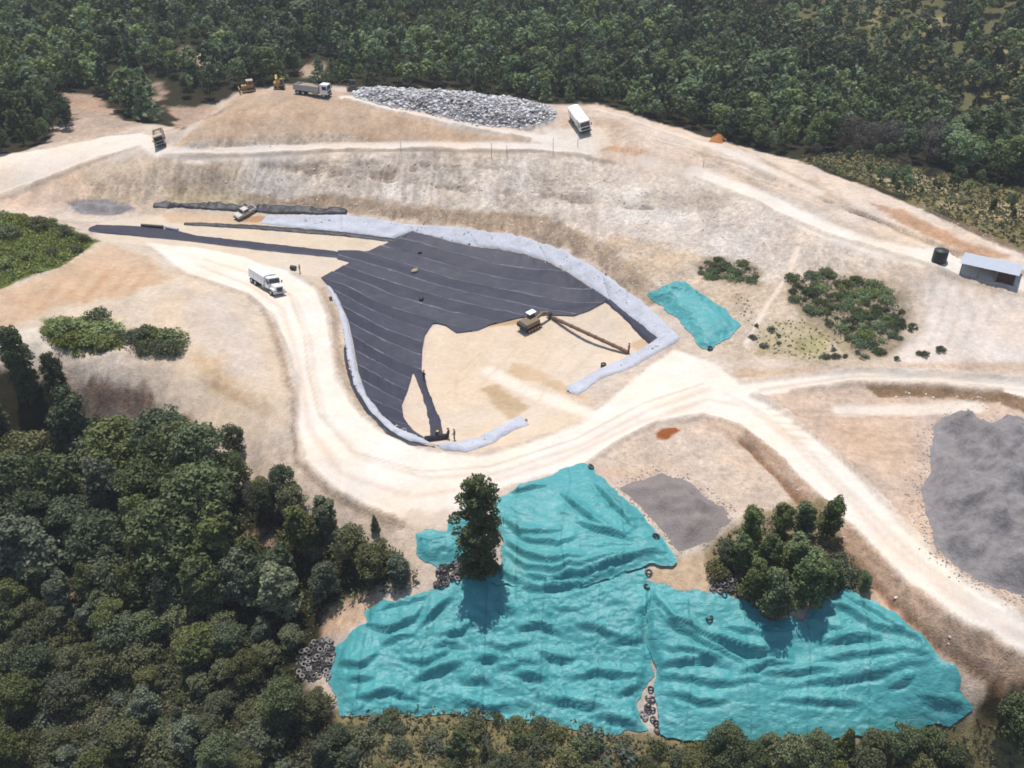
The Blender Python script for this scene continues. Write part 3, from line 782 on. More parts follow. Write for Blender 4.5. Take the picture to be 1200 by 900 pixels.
def tarp_height(sag=0.0, x0=0.0, amp=.55, w=1.5, seed=71, edge=.8, puff=.35, crumple=.22, lay=0.0, skew=0.0):
    def h(x, y, d):
        n1 = fbm(x, y, 6, 4, seed + 5, .6)
        s_ = y + sag * (x - x0) ** 2 + skew * (x - x0) + 1.9 * n1
        f1 = lap(s_ / (w * 1.5), seed, x, y, 10); f2 = lap(s_ / (w * .6) + 2.3 * n1 + .37, seed + 20, x, y, 4.5)
        calm = smooth(-.5, .3, fbm(x, y, 7, 2, seed + 23))
        c = 1 - np.minimum(np.abs(fbm(x / 2.2 + .8 * n1, y, 1.3, 4, seed + 13, .62)) * 1.7, 1)
        c2 = np.minimum(np.abs(fbm(x / 1.6, y + .5 * n1, .8, 3, seed + 17, .6)) * 1.7, 1)
        big = fbm(x, y, 8, 2, seed + 41)
        return np.maximum(.10 + lay * .5, lay + .12 + (puff + .4 * big) * smooth(0, 2.2, d) + (crease_height(x, y) + (amp * f1 + amp * .6 * f2 + crumple * c ** 2) * (.2 + .8 * calm) + crumple * .4 * c2 * (.4 + .6 * calm)) * smooth(0, edge, d))
    return h
TARPS = []
def top_at(x, y):
    """height of the ground or of a tarpaulin lying on it"""
    x = np.array([float(x)]); y = np.array([float(y)]); z = float(z_at(x, y)[0]); best = z
    for poly, f_, h_ in TARPS:
        if inside(x, y, poly)[0]:
            d = f_(x, y)
            if d[0] > 0: best = max(best, z + float(h_(x, y, d)[0]))
    return best
def tarp(px, label, seed, parent=None, res=.14, **kw):
    poly = gpoly(px)
    f_, h_ = poly_sdf(poly, .35, seed, 1.6), tarp_height(seed=seed, **kw)
    TARPS.append((poly, f_, h_))
    o = drape("tarpaulin", f_, pbox(poly), res, h_, M_TARP, parent)
    tag(o, label, "tarpaulin", "teal tarpaulins over the lower slope")
    x_ = poly[:, 0].min() + 4.5
    while x_ < poly[:, 0].max() - 3 and seed < 300:           # welded seams between the sheet's widths
        sd = lambda x, y, x_=x_: np.minimum(f_(x, y) - .4, .11 - np.abs(x - x_ - .06 * (y - 70) - .7 * fbm(x, y, 9, 2, seed + 61)))
        q = drape("sheet_seam", sd, ((x_ - 4, poly[:, 1].min()), (x_ + 4, poly[:, 1].max())), .1, lambda x, y, d: h_(x, y, f_(x, y)) + .035, M_TARP_SEAM, o)
        x_ += 6.2
    return poly
TARP_UP = [(578,612),(584,588),(610,572),(640,562),(662,552),(682,546),(692,550),(700,560),(722,580),(745,602),(768,628),(790,652),(792,660),(785,666),(760,664),(700,684),(660,690),(600,690),(560,682),(552,668),(560,655),(585,660),(590,640)]
TARP_LOW = [(388,780),(392,760),(415,738),(430,728),(426,716),(450,704),(480,700),(520,688),(548,668),(580,672),(640,680),(700,680),(757,656),(762,690),(761,730),(763,760),(764,792),(755,808),(746,832),(762,858),(700,858),(600,846),(500,838),(440,836),(400,836),(384,800)]
TARP_RIGHT = [(758,682),(800,694),(840,698),(880,708),(900,728),(940,730),(960,702),(990,694),(1020,704),(1060,728),(1100,762),(1125,800),(1142,832),(1120,846),(1040,862),(960,870),(880,872),(800,872),(772,862),(770,838),(764,812),(766,786),(760,756),(757,720)]
TARP_SMALL = [(486,628),(500,624),(524,622),(528,606),(545,598),(552,620),(550,650),(530,662),(515,664),(495,662),(488,648)]
TARP_SIDE = [(757,344),(795,328),(830,350),(869,380),(862,390),(832,411),(822,408),(800,380)]
tarp(TARP_UP, "upper teal tarpaulin with sagging folds, just below the haul road", 71, sag=-.045, x0=10, amp=.20, w=1.4, lay=.3, crumple=.12)
tarp(TARP_LOW, "large crumpled teal tarpaulin spread over the lower left slope", 171, amp=.26, w=1.3, crumple=.26)
tarp(TARP_RIGHT, "teal tarpaulin with long folds at lower right, below the young trees", 271, sag=-.02, x0=26, amp=.24, w=1.4, crumple=.16, lay=.2)
tarp(TARP_SMALL, "small teal tarpaulin strip left of the tall dark tree", 371, amp=.3, w=1.2)
tarp(TARP_SIDE, "small teal tarpaulin sheet on the slope beside the grey drain strip", 471, amp=.45, w=2.4, puff=.6, skew=.8, x0=20)

# --- black liner in strips
LINER_PX = [(376,326),(411,308),(395,304),(396,294),(432,295),(459,283),(482,271),(525,283),(562,291),(606,297),(640,306),(680,329),(714,352),(690,365),(672,371),(640,370),(610,373),(575,381),(560,388),(535,391),(522,382),(508,379),
            (498,394),(495,410),(494,436),(484,437),(478,458),(471,475),(473,490),(484,506),(503,517),(492,517),(470,504),(448,486),(430,464),(420,435),(414,402),(408,375),(394,345)]
lp = gpoly(LINER_PX, step=8)
ax = np.array(place(420, 330)[:2]); bx_ = np.array(place(600, 383)[:2])
dirn = (bx_ - ax) / np.linalg.norm(bx_ - ax); prp = np.array([-dirn[1], dirn[0]])
tt = (lp - ax) @ prp
liner = empty("liner", (*place(480, 350),), 0, "charcoal black geomembrane liner covering the far half of the cell", "liner")
base_sdf = poly_sdf(lp)
def add_child(o, parent):
    o.parent = parent
    o.matrix_parent_inverse = Matrix.Translation(-parent.location)
t0 = tt.min(); k = 0
rnd = random.Random(4)
while t0 < tt.max():
    wd = 3.6 + rnd.uniform(-.3, .3); t1 = t0 + wd
    def sdf(x, y, t0=t0, t1=t1):
        c = (x - ax[0]) * prp[0] + (y - ax[1]) * prp[1] + .22 * fbm(x, y, 9, 2, 81)
        return np.minimum(base_sdf(x, y), np.minimum(c - t0, t1 + .25 - c))
    def hgt(x, y, d, t0=t0, t1=t1):
        c = (x - ax[0]) * prp[0] + (y - ax[1]) * prp[1]
        return .05 + .17 * np.clip((c - t0) / (t1 - t0), 0, 1.05) + .07 * np.clip(fbm(x, y, 2.2, 3, 83), 0, 1) + .05 * np.abs(fbm((x * dirn[0] + y * dirn[1]) / 6, (x * prp[0] + y * prp[1]) / .9, 1, 2, 85))
    o = drape("liner_panel", sdf, pbox(lp), .35, hgt, M_LINER if k % 2 else M_LINER2)
    add_child(o, liner)
    def seam(x, y, t1=t1):
        c = (x - ax[0]) * prp[0] + (y - ax[1]) * prp[1] + .22 * fbm(x, y, 9, 2, 81)
        return np.minimum(base_sdf(x, y) - .1, .12 + .10 * fbm(x, y, 4, 3, 87) - np.abs(c - t1 - .1))
    if t1 < tt.max() - .6:
        o = drape("weld_seam", seam, pbox(lp), .17, lambda x, y, d: .27 + .07 * np.clip(fbm(x, y, 2.2, 3, 83), 0, 1), M_SEAM)
        add_child(o, liner)
    t0 = t1; k += 1
def sheet(name, px, label, cat, mat, res=.3, hbase=.14, wav=.08, parent=None, group=None, wob=.12, seed=5, edge=.3, size=1.6):
    poly = gpoly(px, step=8)
    h = lambda x, y, d: hbase * smooth(-.05, edge, d) + .03 + wav * fbm(x, y, size, 3, seed + 3) * smooth(0, .5, d)
    o = drape(name, poly_sdf(poly, wob, seed, 1.3), pbox(poly), res, h, mat)
    if parent is not None: add_child(o, parent)
    else: tag(o, label, cat, group)
    return o
sheet("liner_tongue", [(484,436),(494,434),(499,447),(503,460),(510,479),(517,494),(520,510),(505,513),(502,490),(497,470),(490,450)], None, None, M_LINER, .3, .18, .04, liner)
sheet("liner_panel", [(706,352),(716,351),(735,366),(755,382),(772,398),(762,404),(748,393),(735,376)], None, None, M_LINER, .3, .3, .1, liner)
sheet("liner_strip", [(103,270),(112,264),(165,266),(210,271),(233,277),(300,284),(396,295),(400,303),(300,293),(230,284),(170,278),(115,273)],
      "long narrow black liner strip running left from the lined cell", "liner", M_LINER, .35, .2, .06)
sheet("drain_liner", [(178,243),(180,237),(190,235),(215,239),(245,235),(280,239),(330,240),(400,243),(408,246),(406,252),(320,250),(250,246)],
      "black sheet lining the ditch at the foot of the upper slope", "liner", M_LINER_DARK, .3, .35, .15)
sheet("drain_edge", [(215,261),(300,264),(400,272),(462,279),(484,270),(484,273),(462,284),(400,277),(300,269),(215,264)],  # thin black strip along the lower side of the grey strip
      "thin black strip below the grey drain strip", "liner", M_LINER_DARK, .25, .25, .08)
GEO = empty("geotextile_strip", place(640, 292), 0, "pale grey geotextile strip curving along the top of the lined cell", "geotextile")
cuts = [(305,262,312,252),(400,272,400,252),(482,270,480,262),(560,289,545,268),(640,304,630,281),(714,351,705,318),(771,397,797,396)]
up_ = [[(312,252),(355,252),(400,252)],[(400,252),(440,256),(480,262)],[(480,262),(545,268)],[(545,268),(610,276),(630,281)],[(630,281),(660,292),(705,318)],[(705,318),(760,358),(797,396)]]
lo_ = [[(305,262),(350,267),(400,272)],[(400,272),(440,277),(460,280),(482,270)],[(482,270),(525,282),(560,289)],[(560,289),(606,295),(640,304)],[(640,304),(680,327),(714,351)],[(714,351),(740,371),(771,397)]]
for k in range(6):
    sheet("geotextile_panel", up_[k] + lo_[k][::-1], None, None, M_GEO, .3, .18 + .05 * (k % 2), .14, GEO, seed=90 + k, wob=.05)
sheet("geotextile_panel", [(771,397),(797,396),(785,406),(740,431),(702,446),(676,464),(662,455),(700,434),(735,419)], None, None, M_GEO, .25, .32, .2, GEO, seed=99, wob=.2)
sheet("geotextile_strip", [(381,332),(390,340),(399,356),(408,378),(413,402),(419,434),(430,464),(448,487),(470,505),(503,518),(512,524),(480,518),(455,503),(433,481),(415,451),(407,420),(403,390),(396,364)],
      "narrow grey geotextile strip curving between haul road and black liner", "geotextile", M_GEO, .25, .3, .16, seed=103, wob=.12)
sheet("drain_liner", [(404,395),(407,420),(415,451),(433,481),(455,503),(480,517),(510,526),(480,522),(452,508),(428,484),(411,453),(403,420)],
      "black edge sheet along the curved foot of the haul road", "liner", M_LINER_DARK, .2, .1, .08, seed=105)
sheet("geotextile_strip", [(508,522),(530,520),(560,513),(596,494),(610,489),(620,497),(600,505),(575,521),(545,531),(520,529)],
      "grey geotextile piece on the near rim of the cell", "geotextile", M_GEO, .25, .28, .2, seed=107, wob=.2)

# --- gravel and waste heaps
def heap(name, px, label, cat, mat, h, spread, seed, res=.35, rough_=.3, kind=None, size=3.0):
    poly = gpoly(px, step=8)
    def hh(x, y, d):
        v = h * smooth(0, spread, d) * (1 + .5 * fbm(x, y, size * 2, 3, seed)) + rough_ * (fbm(x, y, size * .6, 4, seed + 5) + .25) * smooth(0, 3.0, d)
        return -.06 + np.maximum(v, .22 * smooth(0, .9, d))
    o = drape(name, poly_sdf(poly, .5, seed, 2.5), pbox(poly), res, hh, mat)
    return tag(o, label, cat, None, kind), poly, hh
M_GRAVEL = cloth("grey_gravel", (.215, .198, .196), .95, .3, 1.4, .45, (.31, .285, .27), spec=.15, fine=.7)  # strong tone contrast paints shaded hollows into the gravel
M_GRAVEL2 = cloth("brown_grey_gravel", (.215, .185, .175), .95, .22, 3.0, .4, (.28, .24, .21), spec=.15, fine=.4)
heap("gravel_heap", [(1090,500),(1100,489),(1115,488),(1130,492),(1160,500),(1230,512),(1260,600),(1240,700),(1200,698),(1165,690),(1120,662),(1092,640),(1090,620),(1076,595),(1074,572),(1085,550),(1090,530)],
     "large dark grey gravel heap at the right edge of the picture", "gravel heap", M_GRAVEL, 4.2, 8.0, 201, rough_=2.4, size=7)
heap("gravel_heap", [(722,572),(745,566),(765,556),(775,552),(800,560),(830,580),(852,592),(856,610),(840,635),(815,645),(795,648),(780,630),(760,605),(735,585)],
     "low brown-grey gravel heap between the upper tarpaulin and the young trees", "gravel heap", M_GRAVEL2, 1.9, 4.5, 211, rough_=.8)
heap("gravel_heap", [(82,238),(110,232),(150,236),(160,244),(140,250),(100,249)],
     "small blue-grey stone heap on the ground at upper left", "gravel heap", M_GRAVEL, .6, 2.0, 221, rough_=.4, size=2)

# ------------------------------------------------------------------ trees
def leaf_mat(name, dark, light, rnd=.5, trans=.25):
    m, nt, b = new_mat(name)
    L = nt.links
    isl = nt.nodes.new("ShaderNodeNewGeometry").outputs["Random Per Island"]
    oi = nt.nodes.new("ShaderNodeObjectInfo").outputs["Random"]
    tin = N(nt, "ShaderNodeAttribute", attribute_name="tint").outputs["Fac"]
    ramp = nt.nodes.new("ShaderNodeValToRGB")
    ramp.color_ramp.elements[0].color = (*dark, 1); ramp.color_ramp.elements[1].color = (*light, 1)
    t = math_node(nt, 'ADD', math_node(nt, 'MULTIPLY', isl, .55), math_node(nt, 'MULTIPLY', math_node(nt, 'FRACT', math_node(nt, 'ADD', oi, tin)), .45))
    L.new(t, ramp.inputs[0])
    hs = nt.nodes.new("ShaderNodeHueSaturation")
    L.new(ramp.outputs[0], hs.inputs["Color"])
    f2 = math_node(nt, 'FRACT', math_node(nt, 'MULTIPLY', math_node(nt, 'ADD', oi, tin), 7.31))
    L.new(math_node(nt, 'MULTIPLY_ADD', f2, .05, .475), hs.inputs["Hue"])
    f3 = math_node(nt, 'FRACT', math_node(nt, 'MULTIPLY', math_node(nt, 'ADD', oi, tin), 13.77))
    pn = noise(nt, .035, 3, .6, nt.nodes.new("ShaderNodeNewGeometry").outputs["Position"])
    L.new(math_node(nt, 'MULTIPLY', math_node(nt, 'MULTIPLY_ADD', f3, rnd, 1 - rnd / 2), math_node(nt, 'MULTIPLY_ADD', pn, 1.5, .3)), hs.inputs["Value"])
    L.new(math_node(nt, 'MULTIPLY_ADD', f2, -.4, 1.1), hs.inputs["Saturation"])
    L.new(hs.outputs[0], b.inputs["Base Color"])
    b.inputs["Roughness"].default_value = .6; b.inputs["Specular IOR Level"].default_value = .25
    tr = nt.nodes.new("ShaderNodeBsdfTranslucent"); L.new(hs.outputs[0], tr.inputs[0])
    mx = nt.nodes.new("ShaderNodeMixShader"); mx.inputs[0].default_value = trans
    L.new(b.outputs[0], mx.inputs[1]); L.new(tr.outputs[0], mx.inputs[2])
    L.new(mx.outputs[0], nt.nodes["Material Output"].inputs[0])
    return m
M_LEAF = {
 'dark': leaf_mat("dark_green_foliage", (.038, .050, .018), (.140, .168, .056)),
 'olive': leaf_mat("olive_foliage", (.056, .064, .025), (.175, .182, .072)),
 'grey': leaf_mat("grey_green_foliage", (.062, .074, .042), (.175, .196, .112)),
 'mid': leaf_mat("mid_green_foliage", (.055, .075, .022), (.185, .225, .066)),
 'bright': leaf_mat("bright_green_foliage", (.085, .110, .022), (.270, .310, .070)),
 'wood': leaf_mat("forest_foliage", (.060, .094, .034), (.205, .275, .098), 1.1, .35),
 'dry': leaf_mat("dry_scrub_foliage", (.080, .074, .042), (.215, .195, .120)),
 'bare': leaf_mat("leafless_brown_twigs", (.060, .054, .040), (.140, .122, .092)),
}
M_BARK = plain("bark", (.11, .085, .065), .9, 0, .3, 4)
M_PALE_BARK = plain("pale_bark", (.30, .26, .21), .9, 0, .3, 4)

def leaves(centres, radii, per, size, rs, flat=.75, out=.9, lo=.55):
    """leaf blades spread through round clumps: vertices and quads"""
    C = np.repeat(centres, per, 0); R = np.repeat(radii, per)
    n = len(C)
    d = rs.normal(size=(n, 3)); d /= np.linalg.norm(d, axis=1, keepdims=True)
    r = R * (lo + (1 - lo) * rs.rand(n) ** .6)
    p = C + d * r[:, None] * np.array([1, 1, flat])
    nrm_ = d * out + rs.normal(size=(n, 3)) * .55 + np.array([0, 0, .25]); nrm_ /= np.linalg.norm(nrm_, axis=1, keepdims=True)
    a = np.cross(nrm_, rs.normal(size=(n, 3))); a /= np.linalg.norm(a, axis=1, keepdims=True)
    b = np.cross(nrm_, a)
    s = size * (.6 + .8 * rs.rand(n))[:, None]; a = a * s; b = b * s * .62
    V = np.stack([p - a, p - b * .9, p + a, p + b * .9], 1).reshape(-1, 3)
    return V, np.arange(4 * n).reshape(n, 4)
def clumps(kind, H, R, n, rs):
    """clump centres and sizes for a crown of a given habit"""
    out = []
    for i in range(n):
        if kind == 'round':
            a = rs.rand() * 6.283; zz = rs.rand() ** .8; rr = math.sqrt(max(0, 1 - (zz * 1.9 - .9) ** 2)) * (.62 + .4 * rs.rand()) if rs.rand() < .85 else rs.rand() * .5
            out.append((R * rr * math.cos(a), R * rr * math.sin(a), H * (.28 + .66 * zz), R * (.26 + .18 * rs.rand())))
        elif kind == 'column':
            zz = (i + rs.rand()) / n; a = i * 2.4 + rs.normal() * .4; rr = .72 + .16 * rs.normal() if rs.rand() < .8 else .35 * rs.rand()
            w = min(1, .62 + 1.6 * zz) * (1 if zz < .7 else max(.2, 1 - (zz - .7) * 2.0)) * (1 + .14 * math.sin(zz * 17 + a))
            out.append((R * rr * w * math.cos(a), R * rr * w * math.sin(a), H * (.06 + .9 * zz), R * (.26 + .12 * rs.rand())))
        elif kind == 'cone':
            zz = ((i + rs.rand()) / n) ** 1.1; a = i * 2.4 + rs.normal() * .4; rr = (1 - zz * .9) * (.78 + .14 * rs.normal())
            out.append((R * rr * math.cos(a), R * rr * math.sin(a), H * (.06 + .9 * zz), R * (.3 - .17 * zz) * (.8 + .4 * rs.rand())))
        elif kind == 'plume':                                  # upright feathery crown with several leaders
            lead = i % 4; a0 = lead * 1.571 + .6; zz = rs.rand() ** .85; a = rs.rand() * 6.283
            w = R * .5 * (1 - .75 * zz) * math.sqrt(rs.rand()); off = R * (.42 - .1 * zz) * (.6 + .5 * ((lead * 7) % 4) / 3)
            hh = H * (.8 + .2 * ((lead * 5 + 1) % 4) / 3)
            out.append((off * math.cos(a0) + w * math.cos(a), off * math.sin(a0) + w * math.sin(a), hh * (.2 + .76 * zz), R * (.2 + .12 * rs.rand())))
        elif kind == 'spread':
            a = rs.rand() * 6.283; rr = math.sqrt(rs.rand()); lim = rs.randint(5)
            a = lim * 1.257 + rs.normal() * .35
            out.append((R * rr * math.cos(a), R * rr * math.sin(a), H * (.42 + .5 * (1 - rr * rr) * (.7 + .4 * rs.rand())), R * (.22 + .16 * rs.rand())))
        else:  # shrub
            a = rs.rand() * 6.283; rr = math.sqrt(rs.rand())
            out.append((R * rr * .85 * math.cos(a), R * rr * .85 * math.sin(a), H * (.2 + .55 * (1 - rr * rr) + .15 * rs.rand()), R * (.28 + .2 * rs.rand())))
    A = np.array(out)
    return A[:, :3], A[:, 3]
def tube(pts_, radii, seg=6):
    V = []; F = []
    pts_ = [Vector(p) for p in pts_]
    for i, p in enumerate(pts_):
        t = (pts_[min(i + 1, len(pts_) - 1)] - pts_[max(i - 1, 0)]).normalized()
        a = t.orthogonal().normalized(); b = t.cross(a)
        for k in range(seg):
            an = 6.28318 * k / seg
            V.append(p + (a * math.cos(an) + b * math.sin(an)) * radii[i])
    for i in range(len(pts_) - 1):
        for k in range(seg):
            F.append((i * seg + k, i * seg + (k + 1) % seg, (i + 1) * seg + (k + 1) % seg, (i + 1) * seg + k))
    return [tuple(v) for v in V], F
def trunk_mesh(H, R, C, rs, r0, name="trunk"):
    """tapered, slightly crooked stem with limbs reaching into the clumps"""
    V, F = [], []
    def add(v, f):
        k = len(V); V.extend(v); F.extend([tuple(i + k for i in q) for q in f])
    lean = rs.normal(size=2) * .04 * H
    stem = [(lean[0] * t * t, lean[1] * t * t, H * t * .9 - (.5 if t == 0 else 0)) for t in (0, .15, .35, .6, .85)]
    add(*tube(stem, [r0 * 1.25, r0, r0 * .8, r0 * .5, r0 * .2]))
    for i in rs.permutation(len(C))[:9]:
        c = C[i]; z0 = max(.12 * H, c[2] * .62)
        t = min(z0 / (H * .9), .85); s = (lean[0] * t * t, lean[1] * t * t, z0)
        mid = ((s[0] + c[0]) / 2 * 1.05, (s[1] + c[1]) / 2 * 1.05, (s[2] + c[2]) / 2 - .04 * H)
        add(*tube([s, mid, tuple(c)], [r0 * .42, r0 * .28, r0 * .1], 5))
    me = bpy.data.meshes.new(name); me.from_pydata(V, [], F); me.update()
    return me
def make_kind(kind, H, R, ncl, per, leaf, seed, leafmat, bark=M_BARK, flat=.75):
    rs = np.random.RandomState(seed)
    C, rad = clumps(kind, H, R, ncl, rs)
    V, F = leaves(C, rad, per, leaf, rs, flat)
    cm = mesh_np("crown", V, F); cm.materials.append(leafmat)
    tm = trunk_mesh(H, R, C, rs, H * .022 + .03); tm.materials.append(bark)
    return tm, cm
# near kinds (fine leaves); key -> list of (trunk mesh, crown mesh), unit sizes in metres
KINDS = {}
def kinds(key, kind, H, R, ncl, per, leaf, mat, n, seed, bark=M_BARK, flat=.75):
    KINDS[key] = (H, [make_kind(kind, H * (1 + .1 * (i % 3 - 1)), R * (1 + .08 * ((i * 2) % 3 - 1)), ncl, per, leaf, seed + i, M_LEAF[mat], bark, flat) for i in range(n)])
kinds('dark_round', 'round', 9, 2.8, 60, 105, .19, 'dark', 5, 300)
kinds('dark_plume', 'plume', 9, 2.7, 70, 90, .19, 'dark', 4, 310)
kinds('olive_round', 'round', 6, 2.2, 50, 90, .16, 'olive', 5, 320)
kinds('grey_spread', 'plume', 8, 2.9, 70, 85, .2, 'grey', 4, 340, M_PALE_BARK)
kinds('dark_column', 'column', 11, 1.9, 150, 90, .15, 'dark', 3, 360)
kinds('cone', 'cone', 6.5, 1.8, 90, 70, .17, 'dark', 3, 380)
kinds('olive_cone', 'cone', 6.5, 1.6, 80, 70, .17, 'olive', 3, 400)
kinds('green_cone', 'plume', 6.3, 2.1, 80, 80, .15, 'mid', 3, 410)
kinds('young', 'plume', 6.6, 2.1, 85, 80, .15, 'wood', 3, 415)
kinds('shrub_green', 'shrub', 1.5, 1.5, 22, 60, .13, 'bright', 3, 420, flat=.8)
kinds('shrub_olive', 'shrub', 1.8, 1.6, 22, 70, .13, 'olive', 3, 430, flat=.8)
kinds('shrub_grey', 'shrub', 1.0, 1.0, 14, 45, .11, 'grey', 3, 440, flat=.8)
kinds('shrub_mid', 'shrub', .8, 1.2, 18, 40, .11, 'wood', 3, 448, flat=.6)
kinds('shrub_dark', 'shrub', 1.4, 1.1, 16, 55, .12, 'dark', 3, 445, flat=.8)
kinds('wood', 'round', 8, 2.5, 40, 50, .27, 'wood', 5, 450)
kinds('wood_dark', 'plume', 8, 2.4, 44, 50, .26, 'dark', 4, 460)
kinds('bare', 'round', 6, 2.4, 36, 60, .13, 'bare', 2, 470)
rt = random.Random(8)
NTREE = 0
def tree(x, y, key, height, label, cat, group, name="tree", wide=1.0, z=None):
    global NTREE
    H, var = KINDS[key]
    tm, cm = var[rt.randrange(len(var))]
    s = height / H
    r = empty(name, (x, y, (float(z_at(x, y)) if z is None else z) - .05), rt.uniform(0, 6.28), label, cat, group)
    r.scale = (s * wide, s * wide, s)
    for nm, me in (("trunk", tm), ("crown", cm)):
        o = bpy.data.objects.new(nm, me); COL.objects.link(o); o.parent = r
    NTREE += 1
    return r
def tree_px(u, v, key, height, label, cat="tree", group=None, name="tree", wide=1.0):
    x, y, z = place(u, v)
    return tree(x, y, key, height, label, cat, group, name, wide)
def scatter(px, spacing, seed, jitter=.42):
    """well-spread points in a pixel-outlined piece of ground"""
    poly = gpoly(px, step=15)
    (x0, y0), (x1, y1) = pbox(poly)
    rs = np.random.RandomState(seed)
    xs, ys = np.meshgrid(np.arange(x0, x1, spacing), np.arange(y0, y1, spacing * .9), indexing='ij')
    ys = ys + 0; xs = xs + (np.arange(xs.shape[1]) % 2)[None] * spacing * .5
    xs = xs + rs.uniform(-jitter, jitter, xs.shape) * spacing; ys = ys + rs.uniform(-jitter, jitter, ys.shape) * spacing
    m = inside(xs, ys, poly)
    return np.stack([xs[m], ys[m]], 1)

# --- named single trees
tree_px(36, 470, 'dark_column', 14, "tallest dark columnar tree beside the cliff at left edge", name="columnar_tree", wide=.85)
tree_px(75, 478, 'dark_column', 9.5, "shorter dark columnar tree right of the tallest one by the cliff", name="columnar_tree", wide=.9)
tree_px(562, 676, 'dark_column', 13.5, "tall dark tree standing alone against the upper teal tarpaulin", name="columnar_tree", wide=1.05)
tree_px(277, 536, 'dark_round', 5.5, "small dark tree poking above the wood edge onto pale slope", name="tree", wide=.8)
tree_px(335, 590, 'dark_round', 6.0, "dark tree at the top wood edge near the haul road bend", wide=.75)
tree_px(385, 618, 'olive_cone', 4.5, "thin olive tree at the wood edge beside the haul road", wide=.7)
tree_px(440, 622, 'olive_cone', 2.6, "small lone bushy sapling on the haul road verge", wide=.9)
tree_px(538, 884, 'cone', 4.2, "dark conical tree alone on the dry scrub at bottom centre", name="conical_tree", wide=1.25)
tree_px(568, 890, 'olive_cone', 2.6, "small olive conical shrub right of the dark conical tree", name="conical_tree", wide=.9)
tree_px(1192, 878, 'dark_round', 7.5, "dark tree cut off by the bottom right corner", wide=1.0)
tree_px(1240, 850, 'dark_round', 7.0, "dark tree just beyond the bottom right corner", wide=1.0)
for (u, v, h, lab) in [(300,588,3.0,"brown leafless bush left of the dark tree at the wood edge"),(322,604,2.6,"brown leafless bush below the dark tree at the wood edge"),(352,622,2.4,"brown twiggy bush by the pale gap near the haul road"),(372,640,2.2,"brown twiggy bush lowest beside the pale gap"),(215,560,3.2,"brown leafless bush at the foot of the pale slope right of the cliff"),(85,705,4.0,"reddish brown leafless tree in the left middle of the wood")]:
    tree_px(u, v, 'bare', h, lab, "bush" if h < 3.5 else "tree", None, "leafless_bush" if h < 3.5 else "leafless_tree", wide=1.1)
# --- young trees between the tarps
G = "young trees beside the right-hand tarpaulin"
for (u, v, k, h, w, lab) in [
    (905,728,'green_cone',6.5,1.0,"front dense upright tree of the clump above the right tarpaulin"),
    (940,712,'young',7.0,1.0,"tall tree at the front right of the clump above the tarpaulin"),
    (880,706,'green_cone',6.0,1.0,"dense upright tree at the front left of the young clump"),
    (865,668,'young',5.0,1.0,"leafy upright tree at the left side of the young clump"),
    (878,640,'young',5.0,1.0,"dense upright tree at the back left of the young clump"),
    (912,632,'green_cone',4.6,1.0,"dense upright tree at the back middle of the young clump"),
    (940,628,'green_cone',5.0,1.0,"dense upright tree at the back right of the young clump beside the ditch"),
    (968,632,'young',5.5,.95,"slim green tree at the right end of the young clump"),
    (900,676,'green_cone',5.0,1.0,"lighter green tree in the middle of the young clump"),
    (928,670,'green_cone',5.0,1.0,"mid green tree right of centre in the young clump"),
    (850,660,'olive_round',3.2,1.0,"low olive bush at the far left of the young clump"),
    (975,690,'green_cone',3.6,1.0,"small green sapling at the right foot of the young clump"),
    (960,705,'green_cone',4.4,.95,"narrow mid green tree right of the front trees of the clump"),
    (1012,692,'young',2.6,1.0,"small sapling at the tip of the right tarpaulin")]:
    tree_px(u, v, k, h * 1.12, lab, "tree", G, wide=w)
for i, (u, v) in enumerate([(905,650),(925,645),(890,655),(918,662),(985,665),(995,680),(840,672)]):
    tree_px(u, v, 'shrub_green' if i < 4 else 'shrub_olive', 1.7, "low bright green bush inside the young tree clump" if i < 4 else "low olive bush at the fringe of the young tree clump", "bush", G, "bush")
# --- wood in the lower left gully
def wood_label(u, v, key, h):
    tone = {'dark_plume': "dark feathery", 'dark_round': "dark round-crowned", 'olive_round': "olive bushy", 'grey_spread': "grey-green", 'cone': "dark conical", 'olive_cone': "olive conical"}[key]
    size = "tall" if h > 8.5 else ("mid-sized" if h > 5 else "short")
    if v < 600: where = "directly below the two columnar trees" if u < 110 else ("at the foot of the shaded cliff" if u < 200 else ("on the top wood edge under the pale slope" if u < 300 else "on the wood edge beside the haul road bend"))
    elif v < 680: where = "at the left edge, mid-height of the wood" if u < 100 else ("in the dark heart of the lower left wood" if u < 230 else ("around the pale gaps of the wood" if u < 380 else "at the wood's right tip near the small tarpaulin"))
    elif v < 760: where = "at the left edge, low in the wood" if u < 120 else ("in the middle of the lower wood" if u < 280 else "left of the tyre pile at the tarpaulin tip")
    elif v < 830: where = "above the bare patch at bottom left" if u < 150 else ("mid-way along the lower slope of the wood" if u < 280 else "below the tyre pile at the tarpaulin tip")
    else: where = "in the bottom left corner" if u < 150 else ("on the bottom edge near the small bare scar" if u < 330 else "on the bottom edge left of the dry scrub")
    return f"{size} {tone} tree {where}", f"trees {where}"
WOOD = [(-70,500),(0,505),(60,505),(100,520),(150,540),(200,545),(260,552),(310,570),(360,600),(400,622),(450,640),(486,668),(492,690),(455,698),(400,712),(370,735),(350,775),(350,800),(385,845),(410,870),(420,930),(-70,930)]
BARE = [gpoly(pl) for pl in ([(45,825),(135,830),(140,868),(55,872)], [(278,825),(318,822),(322,860),(285,870)], [(255,620),(315,615),(322,645),(262,650)], [(340,605),(388,594),(396,618),(350,632)], [(375,718),(430,690),(440,705),(390,752)])]
WOOD_PTS = scatter(WOOD, 3.3, 21); taken = []
